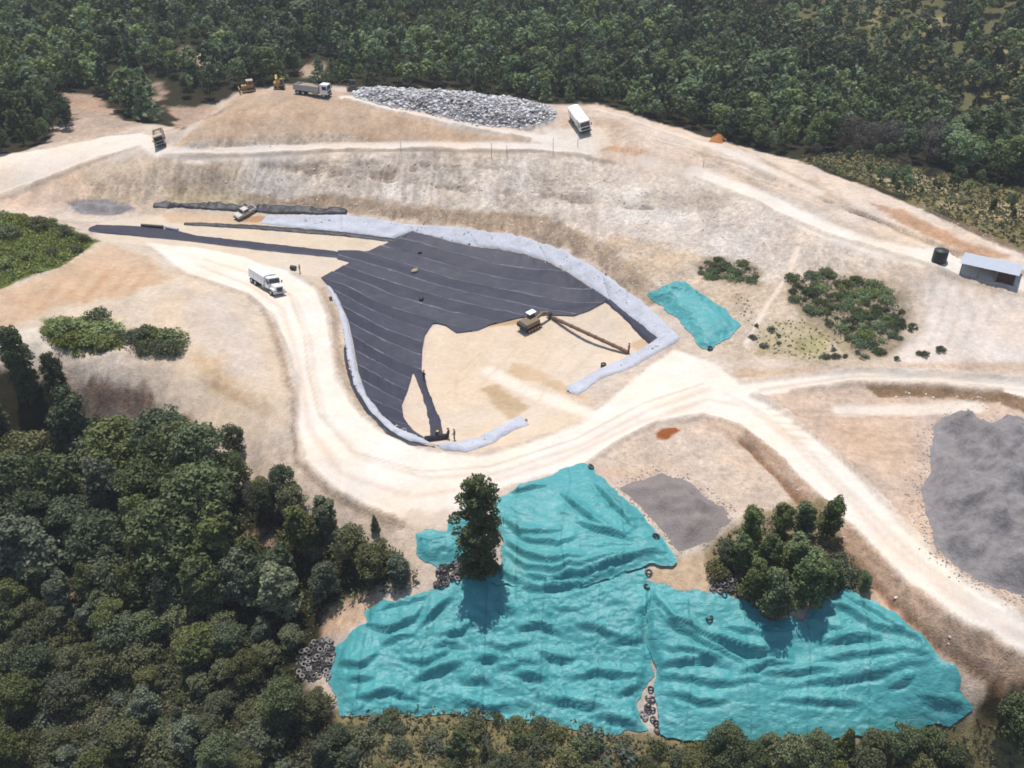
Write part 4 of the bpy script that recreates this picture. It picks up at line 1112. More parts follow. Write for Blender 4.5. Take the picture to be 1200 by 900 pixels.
for (x, y) in WOOD_PTS:
    if any(inside(np.array([x]), np.array([y]), b)[0] for b in BARE): continue
    u, v, _ = project(x, y, float(z_at(x, y)))
    low = v > 730
    r = rt.random()
    bigzone = v < 700 and u < 270
    gap = 4.1 if bigzone else 2.3
    if any((x - a_) ** 2 + (y - b_) ** 2 < gap * gap for a_, b_ in taken): continue
    taken.append((x, y))
    if v < 640 or (u < 260 and v < 720): key = 'dark_round' if r < .45 else ('dark_plume' if r < .75 else ('olive_round' if r < .9 else 'grey_spread'))
    elif low: key = 'olive_round' if r < .55 else ('grey_spread' if r < .7 else ('dark_round' if r < .9 else 'olive_cone'))
    else: key = 'grey_spread' if r < .45 else ('dark_plume' if r < .75 else 'olive_round')
    big = 1.35 if bigzone else (1.0 if not low else .66)
    h = {'dark_plume': 8.5, 'dark_round': 8.5, 'olive_round': 5.8, 'grey_spread': 7.5, 'cone': 6, 'olive_cone': 5}[key] * big * rt.uniform(.75, 1.15)
    # lower trees near the open edge
    if u > 300 and v < 690: h *= .8
    if u > 250 and v < 600: h *= .75
    if u > 380 and v > 740: h *= .5
    lab, grp = wood_label(u, v, key, h)
    tree(x, y, key, h, lab, "tree", grp, wide=rt.uniform(.95, 1.25) * (1.15 if h < 5 else 1))
# undergrowth of the lower wood
TONE = {'shrub_mid': "leafy green", 'shrub_olive': "olive", 'shrub_grey': "grey-green", 'shrub_dark': "dark green", 'shrub_green': "bright green"}
def under_label(u, v, k, h):
    where = ("by the bare patch near the bottom left corner" if v > 815 else "at the left edge above the bare patch") if u < 140 else ("on the slope between the two bare scars" if u < 280 else ("below the tyre pile at the tarpaulin tip" if v < 850 else "on the bottom edge left of the dry scrub"))
    return f"{'knee-high' if h < 1.3 else 'waist-high'} {TONE[k]} bush {where}", f"bushes {where}"
def scrub_label(u, v, k, h):
    where = "left of the dark conical tree" if u < 510 else ("around the dark conical tree" if u < 600 else ("between the conical tree and the tyre gap" if u < 740 else ("below the tyre gap between the tarpaulins" if u < 850 else ("among the bottom right tree row" if u < 1090 else "in the bare bottom right corner"))))
    return f"{'tiny' if h < .85 else 'larger'} {TONE[k]} scrub bush {where}", f"scrub bushes {where}"
def bushes(px, spacing, seed, keys, hmin, hmax, label, group, name="bush", wide=1.2, skip=()):
    for (x, y) in scatter(px, spacing, seed, .5):
        k = keys[rt.randrange(len(keys))]
        lab, grp = label, group
        if callable(label):
            u, v, _ = project(x, y, float(z_at(x, y)))
            h_ = rt.uniform(hmin, hmax); lab, grp = label(u, v, k, h_)
            tree(x, y, k, h_, lab, "bush", grp, name, wide * rt.uniform(.8, 1.2)); continue
        tree(x, y, k, rt.uniform(hmin, hmax), lab, "bush", grp, name, wide * rt.uniform(.8, 1.2))
bushes([(0,740),(120,730),(330,800),(400,850),(400,925),(-40,925),(-40,760)], 3.4, 33, ['shrub_olive','shrub_olive','shrub_grey','shrub_dark'], .9, 2.0, under_label, None)
# --- row of trees at the bottom right
for i, (u, v, k, h) in enumerate([(845,898,'dark_round',5.8),(880,905,'dark_round',5.0),(925,912,'olive_round',5.5),(950,900,'dark_round',5.2),(985,895,'cone',5.0),(1010,915,'olive_round',5.2),(1050,890,'dark_round',5.0),(1085,890,'dark_round',5.2),(1110,905,'dark_round',4.2),(1020,885,'olive_round',3.4),(900,885,'olive_round',3.2),(815,915,'olive_round',4.0),(1070,915,'olive_round',4.5),(975,925,'dark_round',4.5),(860,925,'olive_round',4.5)]):
    tree_px(u, v, k, h, ["dark round", "olive bushy", "dark pointed"][{'dark_round': 0, 'olive_round': 1, 'cone': 2}[k]] + " tree in the row along the bottom right edge", "tree", "trees in front of the right tarpaulin", wide=1.0)
# --- dry scrub, bottom centre
bushes([(410,850),(470,832),(560,836),(640,850),(720,862),(800,878),(1000,890),(1130,862),(1160,880),(1180,930),(400,930)], 2.3, 35, ['shrub_olive','shrub_olive','shrub_dark','shrub_grey'], .5, 1.5, scrub_label, None)
# --- bushes on the hump
for i, (u, v, h, k) in enumerate([(70,385,1.8,'shrub_green'),(82,392,2.0,'shrub_green'),(98,388,2.2,'shrub_green'),(112,392,2.0,'shrub_green'),(125,396,2.2,'shrub_green'),(90,402,1.8,'shrub_green'),(108,404,1.8,'shrub_green'),(130,405,1.6,'shrub_green'),(75,400,1.4,'shrub_green'),(60,392,1.3,'shrub_green'),(116,380,2.4,'shrub_olive'),(122,410,1.2,'shrub_olive'),(138,400,1.5,'shrub_olive')]):
    tree_px(u, v, k, h, "bright green bush in the left patch on the hump above the cliff" if k == 'shrub_green' else "olive bush in the left patch on the hump above the cliff", "bush", "bushes on the hump", "bush", 1.15)
for i, (u, v, h, k) in enumerate([(165,402,2.2,'shrub_olive'),(176,400,2.6,'shrub_dark'),(190,402,1.8,'shrub_green'),(200,404,2.2,'shrub_green'),(204,412,1.8,'shrub_olive'),(186,412,1.6,'shrub_olive'),(170,412,1.4,'shrub_olive'),(195,392,1.2,'shrub_olive')]):
    tree_px(u, v, k, h, "green or olive bush in the small right patch on the hump", "bush", "bushes on the hump's right patch", "bush", 1.1)
for (u, v, h) in [(20,258,1.2),(45,264,1.6),(58,262,1.0),(75,272,1.3),(95,281,1.1),(30,300,1.0),(10,275,1.4),(60,296,.9),(5,310,1.1),(88,292,.8)]:
    tree_px(u, v, 'shrub_olive' if rt.random() < .6 else 'shrub_green', h, "bush standing out of the grass on the green left bank", "bush", "bushes on the left bank", "bush", 1.4)
# --- green bank at the left edge: ground cover nobody could count
def cover(name, px_list, per_m2, size, hmin, hmax, mat, label, seed, coarse=0):
    Vs, Fs = [], []; n0 = 0; rs = np.random.RandomState(seed); T = []
    for px in px_list:
        P_ = scatter(px, 1 / math.sqrt(per_m2), seed, .5)
        if not len(P_): continue
        z = z_at(P_[:, 0], P_[:, 1])
        h = hmin + (hmax - hmin) * rs.rand(len(P_))
        C = np.stack([P_[:, 0], P_[:, 1], z + h * .35], 1)
        per = 9
        v, f = leaves(C, h, per, size, rs, .7, .6, .3)
        Vs.append(v); Fs.append(f + n0); n0 += len(v); T.append(np.repeat(rs.rand(len(P_)), per * 4))
    me = mesh_np(name, np.concatenate(Vs), np.concatenate(Fs))
    attr(me, "tint", np.concatenate(T))
    o = link(name, me, None, mat); tag(o, label, None, None, "stuff")
cover("bank_grass", [[(-60,246),(0,250),(60,261),(112,284),(70,310),(0,335),(-60,340)]], 2.6, .2, .2, .8, M_LEAF['bright'], "lush green grass and weeds on the left bank", 51)
cover("hump_grass", [[(55,376),(110,370),(140,380),(145,412),(90,420),(58,404)],[(150,388),(205,390),(210,416),(160,418)]], 4, .16, .2, .4, M_LEAF['bright'], "short green weeds around the bushes on the hump", 52)
cover("dry_scrub", [[(400,838),(470,822),(560,826),(640,842),(720,854),(820,872),(1000,876),(1140,842),(1190,860),(1220,930),(390,930)],[(835,640),(880,605),(960,600),(1010,690),(900,725),(840,690)],[(-40,740),(120,740),(330,800),(400,850),(400,930),(-40,930)]], 2.6, .17, .2, .5, M_LEAF['dry'], "dry brownish grass and low scrub along the bottom edge", 53)
cover("scrub_weeds", [[(930,184),(1010,178),(1100,202),(1200,224),(1290,262),(1290,325),(1200,292),(1120,258),(1040,224)]], .55, .3, .3, .9, M_LEAF['olive'], "brownish green scrub on the open ground at upper right", 55)
cover("creeping_weeds", [[(925,332),(960,322),(1010,322),(1046,337),(1058,362),(1054,393),(1025,414),(990,400),(960,372),(930,352)],[(820,314),(842,300),(880,310),(893,319),(886,330),(850,328),(828,330)]], 3.2, .12, .12, .45, M_LEAF['grey'], "low grey-green weeds between the bushes of the right slope", 56)
cover("olive_scrub", [[(400,842),(470,826),(560,830),(640,846),(720,858),(820,876),(1000,880),(1140,848),(1190,866),(1220,930),(390,930)]], .5, .22, .3, 1.1, M_LEAF['olive'], "olive scrub growing through the dry grass at the bottom edge", 57)
cover("wood_undergrowth", [WOOD], 1.5, .2, .3, 1.1, M_LEAF['dark'], "dark undergrowth on the floor of the lower left wood", 58)
cover("slope_weeds", [[(880,380),(940,372),(990,400),(960,422),(890,412)],[(860,345),(885,350),(880,380),(865,370)]], .9, .12, .12, .3, M_LEAF['olive'], "thin olive weeds on the stony slope right of the footpath", 54)
# --- dark bushes on the right-hand slope
for (x, y) in scatter([(922,328),(960,318),(1010,320),(1048,335),(1062,362),(1058,395),(1025,418),(990,402),(960,372),(928,352)], 1.45, 61, .5):
    if rt.random() < .2: continue
    k = ['shrub_mid','shrub_olive','shrub_mid','shrub_dark','shrub_mid'][rt.randrange(5)]; h = rt.uniform(.35, .85)
    u, v, _ = project(x, y, float(z_at(x, y)))
    where = ("top left" if u < 965 else "top middle" if u < 1010 else "top right") if v < 350 else (("left" if u < 985 else "centre" if u < 1025 else "right") if v < 382 else ("bottom left" if u < 1020 else "bottom right"))
    tree(x, y, k, h, f"{'tiny' if h < .6 else 'small'} {TONE[k]} bush at the {where} of the large slope patch", "bush", f"bushes at the {where} of the large slope patch", "bush", 1.2)
for (x, y) in scatter([(818,312),(840,298),(880,308),(895,318),(888,332),(850,330),(826,332)], 1.5, 62, .5):
    if rt.random() < .25: continue
    tree(x, y, ['shrub_mid','shrub_mid','shrub_olive'][rt.randrange(3)], rt.uniform(.35, .8), "small green bush in the patch above the small tarpaulin", "bush", "bushes above the small tarpaulin", "bush", 1.2)
for (u, v, h, lab) in [(1069,384,1.0,"lone dark bush right of the large slope patch"),(1077,415,.7,"left one of two tiny bushes above the right-hand road"),(1084,417,.8,"right one of two tiny bushes above the right-hand road"),(1051,421,.6,"tiny lone bush on the pale slope above the right-hand road"),(1102,412,.9,"dry tiny bush on the pale slope near the shed")]:
    tree_px(u, v, 'shrub_dark', h, lab, "bush", None, "bush")
bushes([(955,405),(1000,412),(1025,428),(960,425)], 1.8, 63, ['shrub_olive','shrub_grey'], .4, .7, "low bush at the foot of the slope above the right-hand road", "bushes at the slope foot")
bushes([(865,390),(885,372),(930,395),(900,410)], 2.4, 64, ['shrub_olive','shrub_grey'], .4, .7, "low olive bush beside the steep footpath", "bushes by the footpath")

# --- the far forest
rs = np.random.RandomState(77)
sp = 4.2
fx, fy = np.meshgrid(np.arange(-250, 262, sp), np.arange(150, 430, sp * .9), indexing='ij')
fx = fx + (np.arange(fx.shape[1]) % 2)[None] * sp * .5 + rs.uniform(-.45, .45, fx.shape) * sp
fy = fy + rs.uniform(-.45, .45, fy.shape) * sp
fx, fy = fx.ravel(), fy.ravel()
fz = z_at(fx, fy)
pu, pv, pd = project(fx, fy, fz + 6)
edge = -sdist(fx, fy, SITE_POLY)
ok = (pu > -190) & (pu < 1350) & (pv > -70) & (edge > 2.2) & (pv < 330)
# keep clearings open
scrub = gpoly([(930,182),(1010,176),(1100,200),(1200,222),(1300,260),(1300,330),(1200,297),(1120,262),(1040,228)])
clear = [gpoly(pl) for pl in ([(138,82),(156,90),(154,112),(136,106)], [(176,92),(196,98),(200,118),(182,122)], [(208,56),(240,60),(240,84),(212,78)], [(80,112),(112,112),(132,132),(165,146),(120,150),(80,140)], [(352,70),(382,70),(384,92),(355,95)], [(190,122),(250,120),(262,132),(210,152)])]
dens = np.ones(fx.shape)
dens[inside(fx, fy, scrub)] = .35
for c in clear: dens[sdist(fx, fy, c) > -2.0] = 0
ok &= rs.rand(len(fx)) < dens
fx, fy, fz, pu, pv, pd, edge = [a[ok] for a in (fx, fy, fz, pu, pv, pd, edge)]
RIDGE = np.array([(640, -20), (760, 10), (850, 30), (920, 62), (1000, 92), (1080, 122), (1200, 185), (1300, 235)])
above = np.interp(pu, RIDGE[:, 0], RIDGE[:, 1]) - pv                # pixels beyond the near ridge line
shade_band = (pu > 640) & (above > 0) & (above < 46); on_hill = (pu > 860) & (above >= 46)  # trees in the first band go darker, painting the ridge's shade
keep_ = ~(on_hill & (rs.rand(len(fx)) < .45))
fx, fy, fz, pu, pv, pd, edge, shade_band, on_hill = [a[keep_] for a in (fx, fy, fz, pu, pv, pd, edge, shade_band, on_hill)]
order = np.argsort(np.where((pu > -10) & (pu < 1210) & (pv > 0), pd, 1e6))
def wood_kind(x, y, u, v):
    n = float(fbm(np.array([x]), np.array([y]), 40, 2, 91)[0])
    if 935 < u < 1110 and 135 < v < 182: return 'bare' if rs.rand() < .4 else 'wood'
    return 'wood_dark' if n + .35 * rs.randn() > .28 else 'wood'
NEAR = 110
FAR = {'wood': [[], [], [], 0], 'dark': [[], [], [], 0]}
# coarser crowns for the mass of the forest
LOW = []
for i in range(8):
    r_ = np.random.RandomState(500 + i)
    C, rad = clumps(('round', 'plume', 'cone', 'round')[i % 4], 8, 2.6, 30, r_)
    LOW.append(leaves(C, rad * 1.15, 9, .56, r_))
def far_height(v, x, y):
    return rs.uniform(4.2, 9.0) * (1 + .25 * float(fbm(np.array([x]), np.array([y]), 30, 2, 95)[0]))
for rank, i in enumerate(order):
    x, y = fx[i], fy[i]; u, v = pu[i], pv[i]
    h = far_height(v, x, y)
    if edge[i] < 9 and 380 < u < 860: h = min(h, 6.5)
    if inside(np.array([x]), np.array([y]), scrub)[0]: h = rs.uniform(1.5, 3.5)
    if rank < NEAR:
        k = wood_kind(x, y, u, v)
        tone = {'wood': "mid green", 'wood_dark': "dark green", 'bare': "brown leafless"}[k]
        where = ("left of the upper mound above the road" if u < 150 else "between road bend and upper mound" if u < 260 else "behind the yellow excavator" if u < 345 else "behind the parked dump truck" if u < 430 else "behind the middle of the rubbish heap" if u < 560 else "behind the right end of the rubbish heap" if u < 660 else "behind the white truck on the crest" if u < 760 else "behind the orange soil mound" if u < 930 else "at the back of the upper right scrub" if u < 1060 else "in the upper right scrub by the right edge")
        tree(x, y, k, h, f"{'tall' if h > 7.5 else 'low' if h < 4 else 'mid-sized'} {tone} forest tree {where}", "tree", f"forest edge trees {where}", wide=rs.uniform(.85, 1.15))
    else:
        V, F = LOW[rs.randint(8)]
        s = h / 8; a = rs.rand() * 6.283; w = s * rs.uniform(.9, 1.2)
        c, s_ = math.cos(a), math.sin(a)
        Vt = np.stack([(V[:, 0] * c - V[:, 1] * s_) * w + x, (V[:, 0] * s_ + V[:, 1] * c) * w + y, V[:, 2] * s + fz[i]], 1)
        B_ = FAR['dark' if (shade_band[i] and rs.rand() < .85) or (on_hill[i] and rs.rand() < .5) or rs.rand() < .12 else 'wood']
        B_[0].append(Vt); B_[1].append(F + B_[3]); B_[3] += len(V); B_[2].append(np.full(len(V), rs.rand()))
for k_, nm, lab in (('wood', "forest", "dense green forest stretching away behind the site"), ('dark', "dark_forest", "darker trees through the far forest and hillside, and a band darkened as ridge shade")):
    B_ = FAR[k_]
    me = mesh_np(nm, np.concatenate(B_[0]), np.concatenate(B_[1])); attr(me, "tint", np.concatenate(B_[2]))
    tag(link(nm, me, None, M_LEAF[k_]), lab, None, None, "stuff")
    print(nm, len(B_[0]), "trees", len(me.polygons), "quads")

# ------------------------------------------------------------------ vehicles and small things
class PB:
    """collects solids for one mesh; local +X is forward"""
    def __init__(self): self.bm = bmesh.new()
    def pts(self, v, faces):
        vs_ = [self.bm.verts.new(p) for p in v]
        for f in faces: self.bm.faces.new([vs_[i] for i in f])
        return self
    def box(self, x0, x1, y0, y1, z0, z1, bev=0.0, tx0=0, tx1=0, ty=0):
        """box; tx0/tx1 pull the top in at the rear/front, ty at the sides"""
        v = [(x0, y0, z0), (x1, y0, z0), (x1, y1, z0), (x0, y1, z0), (x0 + tx0, y0 + ty, z1), (x1 - tx1, y0 + ty, z1), (x1 - tx1, y1 - ty, z1), (x0 + tx0, y1 - ty, z1)]
        b2 = bmesh.new(); vv = [b2.verts.new(p) for p in v]
        for f in ((0, 3, 2, 1), (4, 5, 6, 7), (0, 1, 5, 4), (1, 2, 6, 5), (2, 3, 7, 6), (3, 0, 4, 7)): b2.faces.new([vv[i] for i in f])
        if bev: bmesh.ops.bevel(b2, geom=list(b2.edges), offset=bev, segments=2, affect='EDGES', profile=.6)
        me = bpy.data.meshes.new("t"); b2.to_mesh(me); b2.free(); self.bm.from_mesh(me); bpy.data.meshes.remove(me)
        return self
    def prism(self, prof, y0, y1):
        """x-z outline pulled from y0 to y1"""
        n = len(prof)
        v = [(p[0], y0, p[1]) for p in prof] + [(p[0], y1, p[1]) for p in prof]
        f = [tuple(range(n)), tuple(range(2 * n - 1, n - 1, -1))] + [(i, i + n, (i + 1) % n + n, (i + 1) % n) for i in range(n)]
        return self.pts(v, f)
    def cyl(self, p, q, r, seg=14, r2=None):
        p, q = Vector(p), Vector(q); t = (q - p).normalized(); a = t.orthogonal().normalized(); b = t.cross(a)
        r2 = r if r2 is None else r2
        v = [tuple(p + (a * math.cos(6.28318 * k / seg) + b * math.sin(6.28318 * k / seg)) * r) for k in range(seg)]
        v += [tuple(q + (a * math.cos(6.28318 * k / seg) + b * math.sin(6.28318 * k / seg)) * r2) for k in range(seg)]
        f = [tuple(range(seg))[::-1], tuple(range(seg, 2 * seg))] + [(k, (k + 1) % seg, (k + 1) % seg + seg, k + seg) for k in range(seg)]
        return self.pts(v, f)
    def mesh(self, name, mat):
        bmesh.ops.recalc_face_normals(self.bm, faces=list(self.bm.faces))
        me = bpy.data.meshes.new(name); self.bm.to_mesh(me); self.bm.free(); me.materials.append(mat)
        return me
    def build(self, name, mat, parent=None):
        o = bpy.data.objects.new(name, self.mesh(name, mat)); COL.objects.link(o)
        if parent is not None: o.parent = parent
        return o
M_WHITE = plain("white_paint", (.78, .78, .76), .35, 0, .06, 2, .5)
M_DUSTY = plain("dusty_pale_paint", (.50, .46, .42), .55, 0, .25, 2, .3)
M_CREAM = plain("cream_paint", (.42, .34, .25), .55, 0, .2, 2, .4)
M_GREYPAINT = plain("grey_dump_body", (.40, .39, .37), .55, .2, .15, 2)
M_YELLOW = plain("machine_yellow", (.36, .22, .06), .5, 0, .2, 2)
M_OCHRE = plain("faded_machine_yellow", (.42, .27, .10), .6, 0, .2, 2)
M_BROWNM = plain("dusty_brown_machine_paint", (.17, .125, .07), .6, 0, .3, 2)
M_DKGREEN = plain("dark_olive_paint", (.075, .075, .055), .5, 0, .25, 2)
M_BLACKM = plain("black_metal", (.025, .025, .026), .6, 0, .3, 3)
M_RUBBER = plain("tyre_rubber", (.030, .029, .028), .85, 0, .25, 6)
M_RIM = plain("wheel_rim", (.45, .45, .44), .4, .5, .15, 5)
M_GLASS = plain("dark_glass", (.02, .026, .032), .08, 0, .1, 2, .8)
M_LAMP = plain("headlamp_glass", (.75, .75, .72), .15, 0, .05, 4, .7)
M_STEEL = plain("roofing_steel", (.55, .57, .60), .35, .35, .12, 1.5)
M_RUST = plain("rusty_brown_pipe", (.16, .095, .062), .8, .1, .3, 3)
M_CANVAS = plain("white_canvas", (.80, .79, .75), .8, 0, .07, 2.5, .3, .05)
M_WOODP = plain("weathered_wood", (.20, .16, .12), .9, 0, .3, 5)
M_TANK = plain("black_plastic", (.022, .028, .026), .45, 0, .2, 2)
M_LOAD = plain("earth_load", (.40, .31, .22), .95, 0, .3, 3, .1, .1)
M_DARKIN = plain("shed_interior_shade", (.035, .03, .028), .9, 0, .3, 3)  # near-black wall colour stands in for the shade inside

WHEEL = {}
def wheel(parent, x, y, r, w, side):
    key = (r, w)
    if key not in WHEEL:
        p = PB(); p.cyl((0, -w / 2 + .05, 0), (0, w / 2 - .05, 0), r, 20)
        p.cyl((0, -w / 2, 0), (0, -w / 2 + .06, 0), r * .9, 20, r); p.cyl((0, w / 2 - .06, 0), (0, w / 2, 0), r, 20, r * .9)
        q = PB(); q.cyl((0, w / 2 + .005, 0), (0, w / 2 + .03, 0), r * .55, 16, r * .5); q.cyl((0, w / 2 + .03, 0), (0, w / 2 + .09, 0), r * .2, 10)
        WHEEL[key] = (p.mesh("wheel", M_RUBBER), q.mesh("rim", M_RIM))
    t, m = WHEEL[key]
    o = bpy.data.objects.new("wheel", t); COL.objects.link(o); o.parent = parent; o.location = (x, y, r)
    if side < 0: o.rotation_euler = (0, 0, math.pi)
    k = bpy.data.objects.new("rim", m); COL.objects.link(k); k.parent = o
def seat(o, u, v, aim=None, length=6.0):
    """stand a thing on the ground at a pixel, tilted with the ground, facing another pixel"""
    x, y, z = place(u, v)
    rz = heading((u, v), aim) if aim else 0.0
    f = Vector((math.cos(rz), math.sin(rz), 0)); l = Vector((-f.y, f.x, 0))
    h = length / 2
    g = lambda d: float(z_at(x + d.x, y + d.y))
    za = (g(f * h), g(f * -h), g(l * 1.1), g(l * -1.1))
    fz_ = Vector((f.x, f.y, (za[0] - za[1]) / (2 * h))).normalized(); lz = Vector((l.x, l.y, (za[2] - za[3]) / 2.2))
    up = fz_.cross(lz).normalized(); lz = up.cross(fz_)
    M = Matrix((fz_, lz, up)).transposed().to_4x4()
    M.translation = Vector((x, y, max(sum(za) / 4, z) + .02))
    o.matrix_world = M
    o.rotation_euler = M.to_euler(); o.location = M.translation
    return o

def truck(name, label, style, body_mat, cab_mat=M_WHITE):
    t = empty(name, (0, 0, 0), 0, label, "truck", "trucks working on the site")
    PB().box(-4.0, 3.4, -.45, .45, .62, .92).box(-3.9, -3.7, -1.1, 1.1, .5, .7).build("chassis", M_BLACKM, t)
    if style == 'hood':
        cb = PB().box(1.0, 2.35, -1.12, 1.12, .85, 2.62, .09, .05, .35, .08).build("cab", cab_mat, t)
        PB().pts([(2.31, -.98, 1.78), (2.31, .98, 1.78), (2.09, .92, 2.45), (2.09, -.92, 2.45)], [(0, 1, 2, 3)]).build("windscreen", M_GLASS, cb).location = (.025, 0, 0)
        for s in (-1, 1):
            PB().pts([(1.3, s * 1.11, 1.75), (2.12, s * 1.11, 1.75), (1.95, s * 1.065, 2.4), (1.32, s * 1.065, 2.4)], [(0, 1, 2, 3)]).build("side_window", M_GLASS, cb).location = (0, s * .015, 0)
            PB().box(2.35, 2.45, s * 1.3 - .1, s * 1.3 + .1, 1.7, 2.2, .03).cyl((2.3, s * 1.05, 1.9), (2.4, s * 1.3, 1.9), .02, 6).build("mirror", M_BLACKM, cb)
        hd = PB().box(2.3, 3.95, -.82, .82, .85, 1.72, .12, 0, .18, .1).box(2.6, 3.8, -1.12, -.6, .8, 1.2, .1).box(2.6, 3.8, .6, 1.12, .8, 1.2, .1).build("hood", cab_mat, t)
        PB().box(3.9, 3.98, -.5, .5, .95, 1.5).build("grille", M_BLACKM, hd)
        for s in (-1, 1): PB().box(3.78, 3.86, s * .86 - .16, s * .86 + .16, .92, 1.12, .02).build("headlight", M_LAMP, hd)
        PB().box(3.85, 4.15, -1.2, 1.2, .5, .82, .06).build("bumper", M_GREYPAINT, t)
        fx_ = 3.05
    else:
        cb = PB().box(2.0, 3.9, -1.2, 1.2, .75, 2.85, .1, .03, .22, .06).build("cab", cab_mat, t)
        PB().pts([(3.84, -1.02, 1.7), (3.84, 1.02, 1.7), (3.73, .98, 2.55), (3.73, -.98, 2.55)], [(0, 1, 2, 3)]).build("windscreen", M_GLASS, cb).location = (.03, 0, 0)
        for s in (-1, 1):
            PB().pts([(2.6, s * 1.185, 1.7), (3.6, s * 1.185, 1.7), (3.55, s * 1.15, 2.45), (2.6, s * 1.15, 2.45)], [(0, 1, 2, 3)]).build("side_window", M_GLASS, cb).location = (0, s * .02, 0)
            PB().box(3.85, 3.95, s * 1.36 - .1, s * 1.36 + .1, 1.7, 2.3, .03).build("mirror", M_BLACKM, cb)
        PB().box(3.87, 3.95, -.95, .95, .95, 1.45, .02).build("grille", M_BLACKM, cb)
        for s in (-1, 1): PB().box(3.86, 3.94, s * .95 - .17, s * .95 + .17, .72, .92, .02).build("headlight", M_LAMP, cb)
        PB().box(3.75, 4.05, -1.22, 1.22, .42, .72, .05).build("bumper", M_BLACKM, t)
        fx_ = 2.95
    x1 = .85 if style == 'hood' else 1.85
    if style == 'dump':
        p = PB()
        prof = [(-4.1, 1.05), (x1, 1.0), (x1 + .1, 2.35), (x1 + .75, 2.5), (x1 + .75, 2.56), (x1, 2.42), (-4.25, 2.2)]
        p.box(-4.1, x1, -1.2, 1.2, 1.0, 1.12); p.box(-4.15, x1, -1.25, -1.15, 1.05, 2.25, .02); p.box(-4.15, x1, 1.15, 1.25, 1.05, 2.25, .02)
        p.box(x1 - .1, x1, -1.25, 1.25, 1.05, 2.5, .02); p.box(-4.2, -4.1, -1.25, 1.25, 1.05, 2.1, .02)
        for k in range(5): p.box(-3.6 + k * 1.0, -3.5 + k * 1.0, -1.32, 1.32, 1.02, 2.2)
        b = p.build("dump_body", body_mat, t)
        v = []; f = []
        for i in range(8):
            for j in range(5):
                xx = -4.0 + (x1 + 3.8) * i / 7; yy = -1.1 + 2.2 * j / 4
                v.append((xx, yy, 1.75 + .75 * math.sin(3.14 * i / 7) * math.sin(3.14 * j / 4) + .08 * math.sin(i * 7 + j * 5)))
        f = [(i * 5 + j, (i + 1) * 5 + j, (i + 1) * 5 + j + 1, i * 5 + j + 1) for i in range(7) for j in range(4)]
        PB().pts(v, f).build("load", M_LOAD, b)
    else:
        p = PB().box(-4.1, x1, -1.22, 1.22, 1.0, 2.55, .06)
        b = p.build("cargo_body", body_mat, t)
        q = PB()                                           # arched canvas cover
        n = 9; v = []; f = []
        for i, xx in enumerate((-4.14, -3.0, -1.8, -.6, x1 + .04)):
            for j in range(n):
                a = math.pi * j / (n - 1)
                v.append((xx, -1.27 * math.cos(a), 2.45 + .42 * math.sin(a) * (1 - .06 * (i % 2))))
        f = [(i * n + j, (i + 1) * n + j, (i + 1) * n + j + 1, i * n + j + 1) for i in range(4) for j in range(n - 1)] + [tuple(range(n)), tuple(range(4 * n, 5 * n))[::-1]]
        q.pts(v, f).build("cover", M_CANVAS, b)
        for k in range(4):
            PB().box(-3.7 + k * 1.25, -3.6 + k * 1.25, -1.26, 1.26, 1.02, 2.4).build("side_rib", M_GREYPAINT if body_mat is not M_WHITE else M_WHITE, b)
    PB().cyl((.3, -.95, .75), (1.5 if style != 'hood' else .9, -.95, .75), .3, 12).build("fuel_tank", M_GREYPAINT, t)
    for s in (-1, 1):
        wheel(t, fx_, s * 1.0, .52, .32, s)
        for xx in (-1.9, -3.15): wheel(t, xx, s * .92, .52, .55, s)
    return t
seat(truck("covered_truck", "white bonneted truck with white covered body driving down the haul road", 'hood', M_WHITE), 313, 338, (327, 347), 7)
seat(truck("dump_truck", "white-cabbed dump truck with grey body parked on the upper mound top", 'dump', M_GREYPAINT), 367, 112, (380, 114), 7)
seat(truck("box_truck", "white truck facing the camera right of the rubbish heap", 'cabover', M_WHITE), 680, 147, (686, 156), 7)
seat(truck("dump_truck", "brownish beige dump truck facing the camera on the upper left road bend", 'dump', M_CREAM, M_CREAM), 189, 166, (190, 172), 7).scale = (.85, .85, .85)

def pickup(label):
    t = empty("pickup_truck", (0, 0, 0), 0, label, "pickup")
    b = PB().prism([(-2.5, .5), (2.45, .45), (2.5, .8), (2.3, 1.05), (1.1, 1.12), (-2.5, 1.12)], -.9, .9).build("body", M_DUSTY, t)
    PB().box(-2.35, -.75, -.75, .75, 1.08, 1.13).build("cargo_bed", M_BLACKM, b)
    c = PB().box(-.7, 1.2, -.82, .82, 1.1, 1.75, .06, .1, .55, .1).build("cabin", M_DUSTY, t)
    PB().pts([(1.14, -.7, 1.2), (1.14, .7, 1.2), (.72, .64, 1.66), (.72, -.64, 1.66)], [(0, 1, 2, 3)]).build("windscreen", M_GLASS, c).location = (.05, 0, .03)
    for s in (-1, 1):
        PB().pts([(-.5, s * .81, 1.2), (.85, s * .81, 1.2), (.55, s * .755, 1.64), (-.45, s * .755, 1.64)], [(0, 1, 2, 3)]).build("side_window", M_GLASS, c).location = (0, s * .02, 0)
        PB().box(2.4, 2.5, s * .68 - .14, s * .68 + .14, .72, .88).build("headlight", M_LAMP, b)
        for xx in (1.55, -1.5): wheel(t, xx, s * .82, .36, .24, s)
    PB().box(2.42, 2.6, -.9, .9, .42, .62, .04).build("bumper", M_BLACKM, t)
    return t
seat(pickup("small dusty pale pickup parked at the left end of the grey strip"), 288, 252, (281, 256), 4).scale = (.92, .92, .92)

